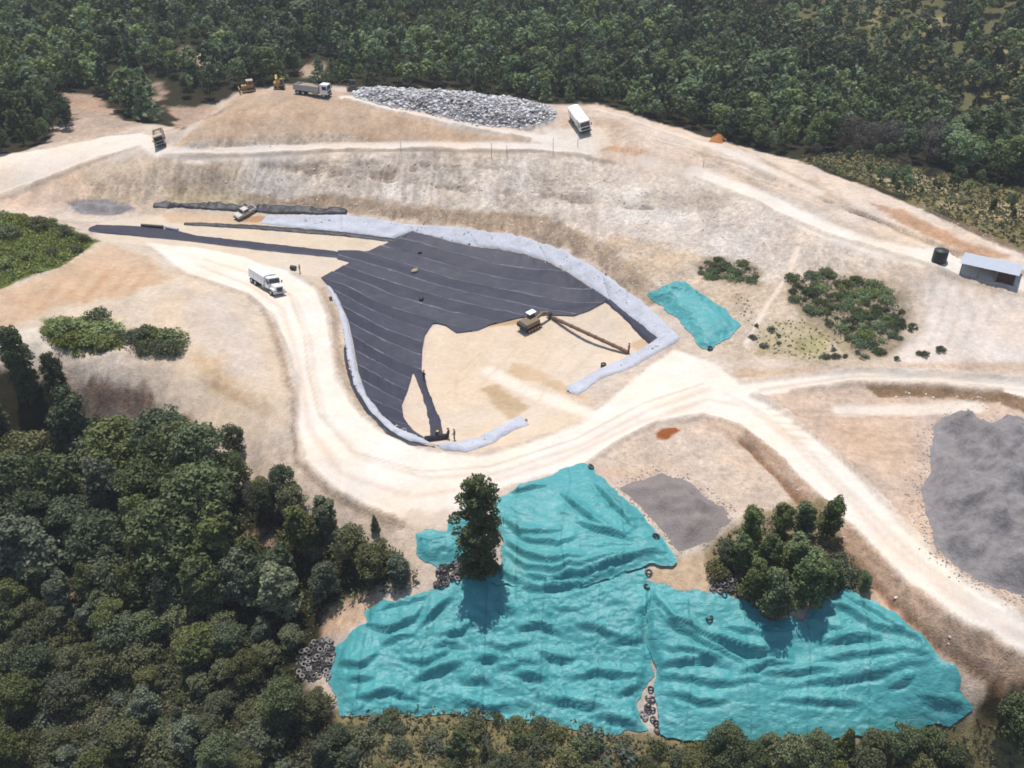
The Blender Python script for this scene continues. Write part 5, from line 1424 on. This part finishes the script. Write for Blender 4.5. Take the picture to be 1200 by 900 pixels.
def track_pair(t, L, w, gap, h):
    for s in (-1, 1):
        y = s * gap
        pr = []
        for k in range(9): a = math.pi / 2 + math.pi * k / 8; pr.append((-L / 2 + h / 2 + h / 2 * math.cos(a), h / 2 + h / 2 * math.sin(a)))
        for k in range(9): a = -math.pi / 2 + math.pi * k / 8; pr.append((L / 2 - h / 2 + h / 2 * math.cos(a), h / 2 + h / 2 * math.sin(a)))
        o = PB().prism(pr, y - w / 2, y + w / 2).build("track", M_BLACKM, t)
        q = PB()
        for k in range(5): q.cyl((-L / 2 + h / 2 + (L - h) * k / 4, y + s * (w / 2), h / 2), (-L / 2 + h / 2 + (L - h) * k / 4, y + s * (w / 2 + .05), h / 2), h * .3, 10)
        q.build("rollers", M_OCHRE, o)
def excavator(name, label, paint, boom_up=.9, roof=None):
    t = empty(name, (0, 0, 0), 0, label, "excavator")
    track_pair(t, 4.0, .6, 1.1, .9)
    PB().box(-1.2, 1.2, -.8, .8, .5, 1.05).cyl((0, 0, 1.0), (0, 0, 1.15), .7, 16).build("undercarriage", M_BLACKM, t)
    PB().box(-2.2, 1.5, -1.35, 1.35, 1.15, 2.1, .12, .1, .1, .05).build("house", paint, t)
    PB().box(-2.75, -2.0, -1.3, 1.3, 1.1, 2.0, .2).build("counterweight", M_BLACKM, t)
    c = PB().box(.1, 1.75, .35, 1.4, 1.2, 2.95, .08, .05, .3, .05).build("cab", paint if roof is None else M_DKGREEN, t)
    PB().pts([(1.72, .5, 1.5), (1.72, 1.28, 1.5), (1.47, 1.24, 2.75), (1.47, .54, 2.75)], [(0, 1, 2, 3)]).build("windscreen", M_GLASS, c).location = (.04, 0, 0)
    PB().pts([(.3, 1.39, 1.8), (1.5, 1.39, 1.8), (1.35, 1.355, 2.75), (.3, 1.355, 2.75)], [(0, 1, 2, 3)]).build("side_window", M_GLASS, c).location = (0, .02, 0)
    if roof: PB().box(-.1, 1.8, .2, 1.55, 2.95, 3.06, .03).build("cab_roof", roof, c)
    u = boom_up
    bm_ = PB().prism([(1.0, 1.6), (1.4, 1.4), (3.3, 2.6 + u * 1.6), (5.2, 2.1 + u * 1.9), (5.3, 2.4 + u * 1.9), (3.2, 3.25 + u * 1.6)], -.3, .25).build("boom", paint, t)
    PB().cyl((1.6, -.03, 1.5), (3.2, -.03, 2.5 + u * 1.5), .09, 8).build("hydraulic_ram", M_STEEL, bm_)
    st = PB().prism([(5.0, 2.7 + u * 1.9), (5.6, 2.3 + u * 1.9), (5.9, .9 + u * .5), (5.6, .8 + u * .5)], -.2, .15).build("stick", paint, t)
    PB().prism([(5.5, 1.0 + u * .5), (6.0, .9 + u * .5), (5.9, .2 + u * .3), (5.2, -.1 + u * .3), (4.7, .3 + u * .3), (5.2, .5 + u * .4)], -.55, .5).build("bucket", M_BLACKM, st)
    return t
seat(excavator("excavator", "yellow excavator with raised arm at the left end of the mound top", M_YELLOW, .8), 328, 105, (314, 113), 4)
seat(excavator("excavator", "dusty brown excavator with white cab roof at the liner edge in the cell", M_BROWNM, -.45, M_WHITE), 622, 384, (645, 372), 4).scale = (.82, .82, .82)
def dozer(name, label, paint, roofm):
    t = empty(name, (0, 0, 0), 0, label, "bulldozer")
    track_pair(t, 3.4, .55, 1.0, 1.0)
    b = PB().box(-1.3, 1.9, -.65, .65, .7, 1.75, .08, .05, .1, .05).build("body", paint, t)
    PB().cyl((1.0, .3, 1.7), (1.0, .3, 2.5), .07, 8).build("exhaust_pipe", M_BLACKM, b)
    c = PB().box(-1.3, .3, -.75, .75, 1.7, 2.85, .06, .08, .2, .08).build("cab", paint, t)
    PB().pts([(.29, -.6, 1.9), (.29, .6, 1.9), (.13, .55, 2.7), (.13, -.55, 2.7)], [(0, 1, 2, 3)]).build("windscreen", M_GLASS, c).location = (.03, 0, 0)
    for s in (-1, 1): PB().pts([(-1.1, s * .745, 1.9), (.1, s * .745, 1.9), (0, s * .69, 2.7), (-1.05, s * .69, 2.7)], [(0, 1, 2, 3)]).build("side_window", M_GLASS, c).location = (0, s * .02, 0)
    PB().box(-1.4, .4, -.85, .85, 2.85, 2.97, .03).build("cab_roof", roofm, c)
    bl = PB().prism([(2.35, .1), (2.55, .15), (2.45, .65), (2.6, 1.3), (2.4, 1.3), (2.28, .65)], -1.6, 1.6).build("blade", paint, t)
    for s in (-1, 1): PB().box(0, 2.4, s * 1.38 - .1, s * 1.38 + .1, .35, .6).build("push_arm", paint, bl)
    return t
seat(dozer("bulldozer", "dusty yellow bulldozer at the far left of the mound top", M_OCHRE, M_CREAM), 292, 107, (278, 109), 3)
seat(dozer("bulldozer", "dark bulldozer at the left end of the rubbish heap", M_DKGREEN, M_DKGREEN), 413, 108, (440, 110), 3)

# --- pipe, rolls, drums
def lying(name, a, b, r, mat, label, cat, rings=0, group=None, hollow=False):
    p = Vector(place(*a)) + Vector((0, 0, r + .05)); q = Vector(place(*b)) + Vector((0, 0, r + .05))
    t = bpy.data.objects.new(name, None)
    pb = PB()
    n = max(4, int((q - p).length / .8)); pr = None
    V = []; F = []; seg = 12
    pts_ = []
    for i in range(n + 1):
        w = p.lerp(q, i / n); w.z = max(w.z, float(z_at(w.x, w.y)) + r + .03) if i % 2 == 0 else w.z
        pts_.append(w)
    zs = [w.z for w in pts_]
    for i in range(1, n): pts_[i].z = (zs[i - 1] + zs[i] + zs[i + 1]) / 3
    v, f = tube([w - p for w in pts_], [r] * (n + 1), seg)
    f += [tuple(range(seg))[::-1], tuple(range(n * seg, (n + 1) * seg))]
    me = bpy.data.meshes.new(name); me.from_pydata(v, [], f); me.materials.append(mat); me.update()
    o = bpy.data.objects.new(name, me); COL.objects.link(o); o.location = p
    tag(o, label, cat, group)
    if rings:
        for k in range(rings):
            i = int((k + .5) * n / rings); d = (pts_[min(i + 1, n)] - pts_[i]).normalized() * .1
            PB().cyl(pts_[i] - p - d, pts_[i] - p + d, r * 1.18, 12).build("pipe_joint", mat, o)
    return o
lying("pipe", (647, 374), (736, 415), .30, M_RUST, "long rusty brown pipe lying across the sandy cell floor", "pipe", 9)
lying("membrane_roll", (499, 517), (524, 514), .36, M_LINER_DARK, "black liner roll lying at the end of the liner tongue", "liner roll")
lying("membrane_roll", (166, 266), (192, 268), .32, M_LINER_DARK, "dark liner roll lying beside the long liner strip at upper left", "liner roll")
lying("membrane_roll", (194, 268), (209, 271), .28, M_GEO, "pale fabric roll lying at the end of the dark roll", "fabric roll")
lying("membrane_roll", (341, 316), (347, 317), .42, M_LINER_DARK, "short black liner roll beside the worker near the covered truck", "liner roll")
def drum(name, u, v, r, h, mat, label, cat):
    x, y, z = place(u, v)
    t = empty(name, (x, y, z - .03), 0, label, cat)
    p = PB().cyl((0, 0, 0), (0, 0, h), r, 28)
    for k in range(1, 6): p.cyl((0, 0, h * k / 6 - .04), (0, 0, h * k / 6 + .04), r * 1.025, 28)
    b = p.build("shell", mat, t)
    PB().cyl((0, 0, h), (0, 0, h + r * .22), r * .98, 28, r * .35).cyl((0, 0, h + r * .2), (0, 0, h + r * .3), r * .28, 16).build("lid", mat, t)
drum("water_tank", 1100, 306, 1.12, 2.0, M_TANK, "black cylindrical water tank left of the open shed", "tank")
drum("barrel", 707, 431, .42, .8, M_TANK, "small black barrel on the sandy floor near the grey strip corner", "barrel")

# --- open shed
def shed():
    A = Vector(place(1124, 321)); B = Vector(place(1187, 336))
    d = (B - A); d.z = 0; Ls = d.length; rz = math.atan2(d.y, d.x)
    t = empty("shed", (A.x, A.y, min(A.z, B.z) - .05), rz, "open-fronted shed with pale metal roof at the right edge", "shed")
    D = 3.4; hf = 2.1; hb = 1.9
    PB().box(-.2, Ls + .2, -.2, D + .2, -.6, .12).build("floor_slab", plain("concrete", (.42, .40, .37), .9, 0, .15, 2), t)
    n = 10
    for k in range(n):                                        # roofing sheets
        x0 = -.35 + (Ls + .7) * k / n; x1 = -.35 + (Ls + .7) * (k + 1) / n + .04
        v = []; m = 8
        for i in range(m + 1):
            xx = x0 + (x1 - x0) * i / m; zz = .03 * (i % 2) + .012 * (k % 2)
            v += [(xx, -.5, hf + zz), (xx, D + .4, hb + .42 + zz)]
        PB().pts(v, [(2 * i, 2 * i + 2, 2 * i + 3, 2 * i + 1) for i in range(m)]).build("roof_sheet", M_STEEL, t)
    for xx in np.linspace(.05, Ls - .05, 4):
        PB().box(xx - .07, xx + .07, -.02, .12, .1, hf - .02).build("post", M_WOODP, t)
    PB().box(0, Ls, D - .1, D, .1, hb + .3).build("back_wall", M_DARKIN, t)
    PB().box(Ls - .1, Ls, .15, D - .1, .1, hb + .25).build("side_wall", M_STEEL, t)
    PB().box(Ls * .66, Ls - .12, .3, .4, .1, hf - .15).build("front_panel", plain("dark_red_boards", (.06, .028, .024), .8, 0, .2, 2), t)  # red boards, darkened in colour for the shaded shed front
    PB().box(.2, Ls - .2, -.1, .02, hf - .14, hf - .04).build("front_beam", M_WOODP, t)
shed()

# --- slim posts along the bench edge
for (u, v, h, lab) in [(576,183,3.0,"dark slim post standing farthest left on the bench road edge"),(594,182,2.2,"pale slim post just right of the dark post on the bench"),(648,181,3.4,"tall slim post on the bench below the white box truck"),(677,172,2.0,"short post on the bench right of the tall slim post"),(470,178,2.0,"short post on the bench road left of the others"),(824,196,1.6,"small post on the right shoulder road bend"),(752,139,1.4,"small pale post on the crest right of the white truck"),(808,155,1.4,"small pale post on the crest near the orange mound")]:
    x, y, z = place(u, v)
    t = empty("post", (x, y, z), 0, lab, "post", "slim posts on the upper slope")
    PB().cyl((0, 0, -.3), (0, 0, h), .055, 8, .04).build("shaft", M_WOODP, t)
    PB().cyl((0, 0, h), (0, 0, h + .08), .07, 8).build("cap", M_STEEL, t)

# --- workers
def person(u, v, rz, label, shirt, legs, helmet=(.7, .6, .1), stoop=0.0):
    x, y, z = place(u, v)
    t = empty("person", (x, y, z), rz, label, "person")
    st = stoop
    J = {0: (0, 0, .95), 1: (.02 + .10 * st, 0, 1.15 - .03 * st), 2: (.03 + .3 * st, 0, 1.42 - .12 * st), 3: (.04 + .42 * st, 0, 1.54 - .18 * st), 4: (.05 + .5 * st, 0, 1.66 - .22 * st), 5: (.05 + .52 * st, 0, 1.74 - .24 * st),
         6: (.02, .10, .9), 7: (.06, .12, .5), 8: (0, .13, .08), 9: (.14, .14, .05), 10: (.02, -.10, .9), 11: (.1, -.12, .5), 12: (.02, -.13, .08), 13: (.16, -.14, .05),
         14: (.03 + .28 * st, .2, 1.4 - .12 * st), 15: (.1 + .35 * st, .27, 1.12 - .15 * st), 16: (.28 + .4 * st, .24, .95 - .15 * st), 17: (.36 + .4 * st, .23, .9 - .15 * st),
         18: (.03 + .28 * st, -.2, 1.4 - .12 * st), 19: (.08 + .35 * st, -.27, 1.12 - .15 * st), 20: (.2 + .42 * st, -.25, .9 - .15 * st), 21: (.26 + .44 * st, -.24, .84 - .15 * st)}
    E = [(0, 1), (1, 2), (2, 3), (3, 4), (4, 5), (0, 6), (6, 7), (7, 8), (8, 9), (0, 10), (10, 11), (11, 12), (12, 13), (2, 14), (14, 15), (15, 16), (16, 17), (2, 18), (18, 19), (19, 20), (20, 21)]
    Rr = {0: .15, 1: .15, 2: .16, 3: .065, 4: .1, 5: .09, 6: .1, 7: .075, 8: .05, 9: .04, 10: .1, 11: .075, 12: .05, 13: .04, 14: .07, 15: .05, 16: .04, 17: .04, 18: .07, 19: .05, 20: .04, 21: .04}
    me = bpy.data.meshes.new("body"); me.from_pydata([J[i] for i in range(22)], E, []); me.update()
    o = bpy.data.objects.new("body", me); COL.objects.link(o); o.parent = t
    m, nt, b = new_mat("worker_clothes")
    zz = nt.nodes.new("ShaderNodeSeparateXYZ"); nt.links.new(nt.nodes.new("ShaderNodeTexCoord").outputs["Object"], zz.inputs[0])
    r = nt.nodes.new("ShaderNodeValToRGB"); r.color_ramp.interpolation = 'CONSTANT'
    el = r.color_ramp.elements; el[0].color = (.03, .025, .02, 1); el[1].position = .07; el[1].color = (*legs, 1)
    e = el.new(.53); e.color = (*shirt, 1); e = el.new((1.5 - .17 * st) / 1.8); e.color = (.30, .18, .12, 1)
    nt.links.new(math_node(nt, 'DIVIDE', zz.outputs[2], 1.8), r.inputs[0]); nt.links.new(r.outputs[0], b.inputs["Base Color"])
    me.materials.append(m)
    sk = o.modifiers.new("skin", 'SKIN'); ss = o.modifiers.new("sub", 'SUBSURF'); ss.levels = 1; ss.render_levels = 1
    if not me.skin_vertices:
        bpy.context.view_layer.objects.active = o
    sv = me.skin_vertices[0].data
    for i in range(22): sv[i].radius = (Rr[i], Rr[i]); sv[i].use_root = (i == 0)
    h = PB().cyl((0, 0, 0), (0, 0, .1), .13, 12, .08).cyl((.03, 0, -.02), (.03, 0, .01), .16, 12).build("helmet", plain("helmet_%d" % int(u), helmet, .4), t)
    h.location = (J[5][0], 0, J[5][2] + .03)
person(512, 514, -1.2, "worker in dark clothes bending at the left end of the liner roll", (.03, .03, .05), (.03, .035, .06), stoop=.8)
person(526, 515, 2.6, "worker in black standing at the right end of the liner roll", (.02, .02, .025), (.02, .02, .03), (.05, .05, .05))
person(533, 516, 2.8, "worker in brown and grey standing apart right of the liner roll", (.16, .13, .10), (.10, .09, .08), (.3, .2, .1))
person(352, 320, 3.0, "worker in grey clothes near the covered truck beside the liner", (.25, .25, .22), (.2, .2, .19), (.6, .6, .55))
person(737, 414, 3.3, "worker in dark red at the lower right end of the pipe", (.06, .02, .025), (.03, .025, .03), (.1, .05, .05))
person(497, 446, 1.0, "worker in dark clothes walking on the narrow liner tongue", (.02, .02, .03), (.03, .03, .04), (.06, .06, .07))
# --- sandbags on the liner
def bag(u, v, label, mat, s=1.0):
    x, y, z = place(u, v)
    b2 = bmesh.new(); bmesh.ops.create_icosphere(b2, subdivisions=2, radius=1)
    for q in b2.verts:
        q.co.x *= .55 * s * (1 + .1 * math.sin(q.co.y * 7)); q.co.y *= .35 * s; q.co.z = max(q.co.z, -.5) * .24 * s * (1 + .2 * math.sin(q.co.x * 9))
    me = bpy.data.meshes.new("sandbag"); b2.to_mesh(me); b2.free()
    o = link("sandbag", me, None, mat, True); o.location = (x, y, z + .32); o.rotation_euler = (0, 0, rt.uniform(0, 3))
    tag(o, label, "sandbag", "weights on the liner")
bag(494, 352, "black sandbag in the middle of the black liner", M_BLACKM, 1.2)
bag(492, 296, "dark sandbag near the top edge of the liner", M_BLACKM, .8)
bag(486, 318, "pale sandy bag patch left of centre on the liner", M_LOAD, 1.5)
bag(388, 353, "dark bag on the verge beside the upper liner corner", M_BLACKM, .8)

# --- tyres weighing down the tarpaulins
tb = bmesh.new()
for i in range(16):
    for j in range(7):
        a = 6.28318 * i / 16; b = 6.28318 * j / 7
        tb.verts.new(((.34 + .13 * math.cos(b)) * math.cos(a), (.34 + .13 * math.cos(b)) * math.sin(a), .12 + .12 * math.sin(b)))
tb.verts.ensure_lookup_table()
for i in range(16):
    for j in range(7): tb.faces.new([tb.verts[k] for k in (i * 7 + j, ((i + 1) % 16) * 7 + j, ((i + 1) % 16) * 7 + (j + 1) % 7, i * 7 + (j + 1) % 7)])
TYRE_ME = []
M_TYRES = [plain("worn_tyre", (.075, .07, .07), .9, 0, .35, 5), plain("dusty_tyre", (.21, .19, .185), .95, 0, .35, 5), M_RUBBER]
for k in range(3):
    me = bpy.data.meshes.new("tyre"); tb.to_mesh(me); me.materials.append(M_TYRES[k]); me.polygons.foreach_set("use_smooth", np.ones(len(me.polygons), bool)); TYRE_ME.append(me)
def tyre(x, y, label, group, up=0.0, k=None, s=.75):
    o = bpy.data.objects.new("tyre", TYRE_ME[rt.randrange(3) if k is None else k]); COL.objects.link(o)
    o.location = (x, y, top_at(x, y) + up + .03); o.rotation_euler = (rt.uniform(-.4, .4), rt.uniform(-.4, .4), rt.uniform(0, 3)); o.scale = (s, s, s)
    tag(o, label, "tyre", group)
def tyres(px, spacing, seed, label, group, layers=1):
    for l in range(layers):
        for (x, y) in scatter(px, spacing, seed + l, .35):
            tyre(x, y, label, group, l * .24 + rt.uniform(0, .1))
tyres([(512,668),(520,662),(548,656),(556,668),(548,676),(520,690),(508,694)], .66, 701, "old tyre in the pile at the foot of the tall lone tree", "tyres by the lone tree", 2)
tyres([(345,770),(365,752),(390,748),(392,762),(386,795),(352,795)], .66, 705, "old tyre in the pile at the left tip of the large tarpaulin", "tyres at the tarpaulin tip", 2)
tyres([(832,690),(838,676),(858,672),(862,690),(850,702),(838,698)], .66, 709, "old tyre in the pile left of the young tree clump", "tyres by the young trees", 2)
tyres([(757,806),(763,808),(768,840),(772,858),(748,836)], .66, 713, "old tyre in the gap between the two lower tarpaulins", "tyres in the tarpaulin gap")
for (u, v, up, lab) in [(830,734,.75,"single tyre lying on the right tarpaulin"),(788,612,.5,"tyre on the right edge of the upper tarpaulin"),(768,634,.5,"tyre at the edge of the upper tarpaulin near the gravel"),(758,690,.3,"tyre at the top of the seam between the lower tarpaulins"),(760,672,.3,"tyre in the corner below the upper tarpaulin"),(533,604,.3,"tyre at the top of the small tarpaulin strip"),(692,552,.6,"tyre at the topmost corner of the upper tarpaulin"),(832,409,.4,"dark tyre at the lowest corner of the small side tarpaulin")]:
    x, y, z = place(u, v); tyre(x, y, lab, "single tyres on tarpaulins", .02, None, .95)

# --- rubbish heap on the mound top
HEAP_PX = [(412,108),(430,105),(520,107),(600,117),(642,126),(652,138),(640,146),(600,150),(560,147),(500,134),(450,124),(415,115)]
def rock_variants(n, seed):
    out = []; r_ = np.random.RandomState(seed)
    for i in range(n):
        b2 = bmesh.new(); bmesh.ops.create_icosphere(b2, subdivisions=1, radius=1)
        v = np.array([q.co[:] for q in b2.verts]) * (1 + r_.uniform(-.3, .3, (len(b2.verts), 1))) * np.array([1, r_.uniform(.6, .9), r_.uniform(.45, .75)])
        f = np.array([[w.index for w in q.verts] for q in b2.faces]); b2.free(); out.append((v, f))
    return out
ROCKS = rock_variants(6, 3)
def pieces(name, P_, zoff, smin, smax, mat, label, seed, parent=None, power=2.0):
    r_ = np.random.RandomState(seed); Vs, Fs, T = [], [], []; n0 = 0
    z = z_at(P_[:, 0], P_[:, 1]) + (zoff(P_[:, 0], P_[:, 1]) if callable(zoff) else zoff)
    for (x, y), zz in zip(P_, z):
        v, f = ROCKS[r_.randint(len(ROCKS))]
        s = smin + (smax - smin) * r_.rand() ** power; a = r_.rand() * 6.28; c, d = math.cos(a) * s, math.sin(a) * s
        Vs.append(np.stack([v[:, 0] * c - v[:, 1] * d + x, v[:, 0] * d + v[:, 1] * c + y, v[:, 2] * s + zz], 1)); Fs.append(f + n0); n0 += len(v); T.append(np.full(len(v), r_.rand()))
    me = mesh_np(name, np.concatenate(Vs), np.concatenate(Fs)); attr(me, "tint", np.concatenate(T))
    o = link(name, me, parent, mat)
    tag(o, label, None, None, "stuff"); return o
def piece_mat(name, stops):
    m, nt, b = new_mat(name)
    r = nt.nodes.new("ShaderNodeValToRGB"); el = r.color_ramp.elements
    el[0].color = (*stops[0][1], 1); el[0].position = stops[0][0]; el[1].color = (*stops[-1][1], 1); el[1].position = stops[-1][0]
    for p, c in stops[1:-1]: e = el.new(p); e.color = (*c, 1)
    t = N(nt, "ShaderNodeAttribute", attribute_name="tint").outputs["Fac"]
    nt.links.new(t, r.inputs[0])
    pos = nt.nodes.new("ShaderNodeNewGeometry").outputs["Position"]
    c = scale_color(nt, r.outputs[0], math_node(nt, 'MULTIPLY_ADD', noise(nt, 3, 4, .6, pos), .6, .7))
    nt.links.new(c, b.inputs["Base Color"]); b.inputs["Roughness"].default_value = .85; b.inputs["Specular IOR Level"].default_value = .25
    return m
M_WASTE = piece_mat("mixed_waste", [(0, (.07, .07, .07)), (.15, (.32, .31, .31)), (.5, (.48, .465, .46)), (.75, (.62, .60, .59)), (.92, (.74, .72, .70)), (1, (.24, .26, .33))])
M_STONES = piece_mat("loose_stones", [(0, (.38, .32, .27)), (.5, (.56, .50, .44)), (1, (.72, .67, .62))])
wh, wpoly, whh = heap("rubbish_heap", HEAP_PX, "long heap of grey rubbish on top of the upper mound", "rubbish heap", M_GRAVEL, .8, 3.0, 231, rough_=.6, size=2.5)
wsd = poly_sdf(wpoly, .5, 231, 2.5)
wp = scatter(HEAP_PX, .44, 801, .5)
pieces("rubbish", wp, lambda x, y: whh(x, y, np.maximum(wsd(x, y), 0)) + .03, .12, .62, M_WASTE, "loose bags and scraps covering the rubbish heap", 802, wh)
st = [scatter(px, sp_, 810 + i, .5) for i, (px, sp_) in enumerate([
    ([(285,230),(400,232),(500,244),(600,252),(660,266),(720,294),(780,338),(745,340),(690,304),(640,283),(560,268),(480,258),(400,247),(285,242)], 1.1),
    ([(700,280),(800,300),(870,340),(865,380),(790,345)], 1.5), ([(220,176),(230,165),(330,160),(430,160),(430,166),(300,173)], 1.2),
    ([(130,215),(330,190),(600,190),(800,225),(930,280),(860,320),(700,262),(560,235),(400,228),(200,225)], 1.15),
    ([(885,520),(955,585),(1050,680),(1150,765),(1110,755),(1040,690),(960,610)], 1.6), ([(1080,240),(1200,292),(1260,325),(1180,290),(1110,262)], 1.2),
    ([(700,545),(760,515),(850,520),(920,580),(850,585)], 2.6), ([(960,485),(1070,490),(1080,560),(1010,540)], 2.8), ([(1020,460),(1130,462),(1200,478),(1200,490),(1040,470)], 1.0)])]
pieces("loose_stones", np.concatenate(st), .0, .07, .32, M_STONES, "loose stones scattered over the bare slopes", 820, power=3.0)
def along(px, n, spread, seed):
    r_ = np.random.RandomState(seed); L_ = gpoly(px, closed=False, step=4); i = r_.randint(0, len(L_) - 1, n); t = r_.rand(n)[:, None]
    return L_[i] * (1 - t) + L_[i + 1] * t + r_.normal(size=(n, 2)) * spread
M_BALLAST = piece_mat("grey_ballast", [(0, (.12, .12, .13)), (.5, (.36, .36, .39)), (1, (.62, .62, .66))])
bal = np.concatenate([along([(320,256),(400,262),(480,268),(560,280),(640,294),(705,330),(770,380)], 260, .85, 831), along([(665,460),(700,442),(740,424),(780,402)], 260, .35, 832),
                      along([(385,336),(400,365),(406,405),(413,442),(432,474),(458,498),(500,519)], 160, .2, 833), along([(515,525),(560,520),(600,500),(615,494)], 260, .3, 834)])
pieces("ballast_stones", bal, .2, .06, .24, M_BALLAST, "small grey stones holding down the geotextile strips", 835)
M_SPILL = piece_mat("spilt_gravel", [(0, (.15, .14, .14)), (.5, (.24, .22, .215)), (1, (.34, .32, .31))])
spill = np.concatenate([along([(1240,700),(1200,698),(1165,690),(1120,662),(1092,640),(1090,620),(1076,595),(1074,572),(1085,550),(1090,530),(1090,500),(1115,488),(1160,500),(1230,512)], 1500, .8, 841),
                        along([(795,648),(760,605),(735,585),(722,572),(765,556),(800,560),(852,592),(856,610),(815,645)], 800, .6, 842)])
pieces("spilt_gravel", spill, .0, .04, .2, M_SPILL, "loose gravel spilling around the grey heaps", 843)
# orange soil mound behind the crest, small spoil humps
M_ORANGE = plain("orange_soil", (.36, .16, .06), .95, 0, .25, 1.5, .1, .2)
heap("soil_mound", [(829,166),(836,157),(846,156),(852,164),(846,169)], "small orange soil mound on the crest of the right shoulder", "soil mound", M_ORANGE, .9, 1.8, 241, .25, .15, size=1.5)
print("OBJECTS", len(bpy.data.objects))

# ------------------------------------------------------------------ thin summer haze
def haze_box():
    m = bpy.data.materials.new("haze_air"); m.use_nodes = True; nt = m.node_tree
    nt.nodes.remove(nt.nodes["Principled BSDF"])
    v = nt.nodes.new("ShaderNodeVolumePrincipled"); v.inputs["Color"].default_value = (.88, .92, 1, 1); v.inputs["Density"].default_value = .00022
    nt.links.new(v.outputs[0], nt.nodes["Material Output"].inputs["Volume"])
    zt = float(ZF.max()) + 15
    o = PB().box(-300, 300, -20, 540, float(ZF.min()) - 1, max(zt, 80)).build("haze", m)
    tag(o, "thin pale haze in the air over the site", kind="stuff")
haze_box()
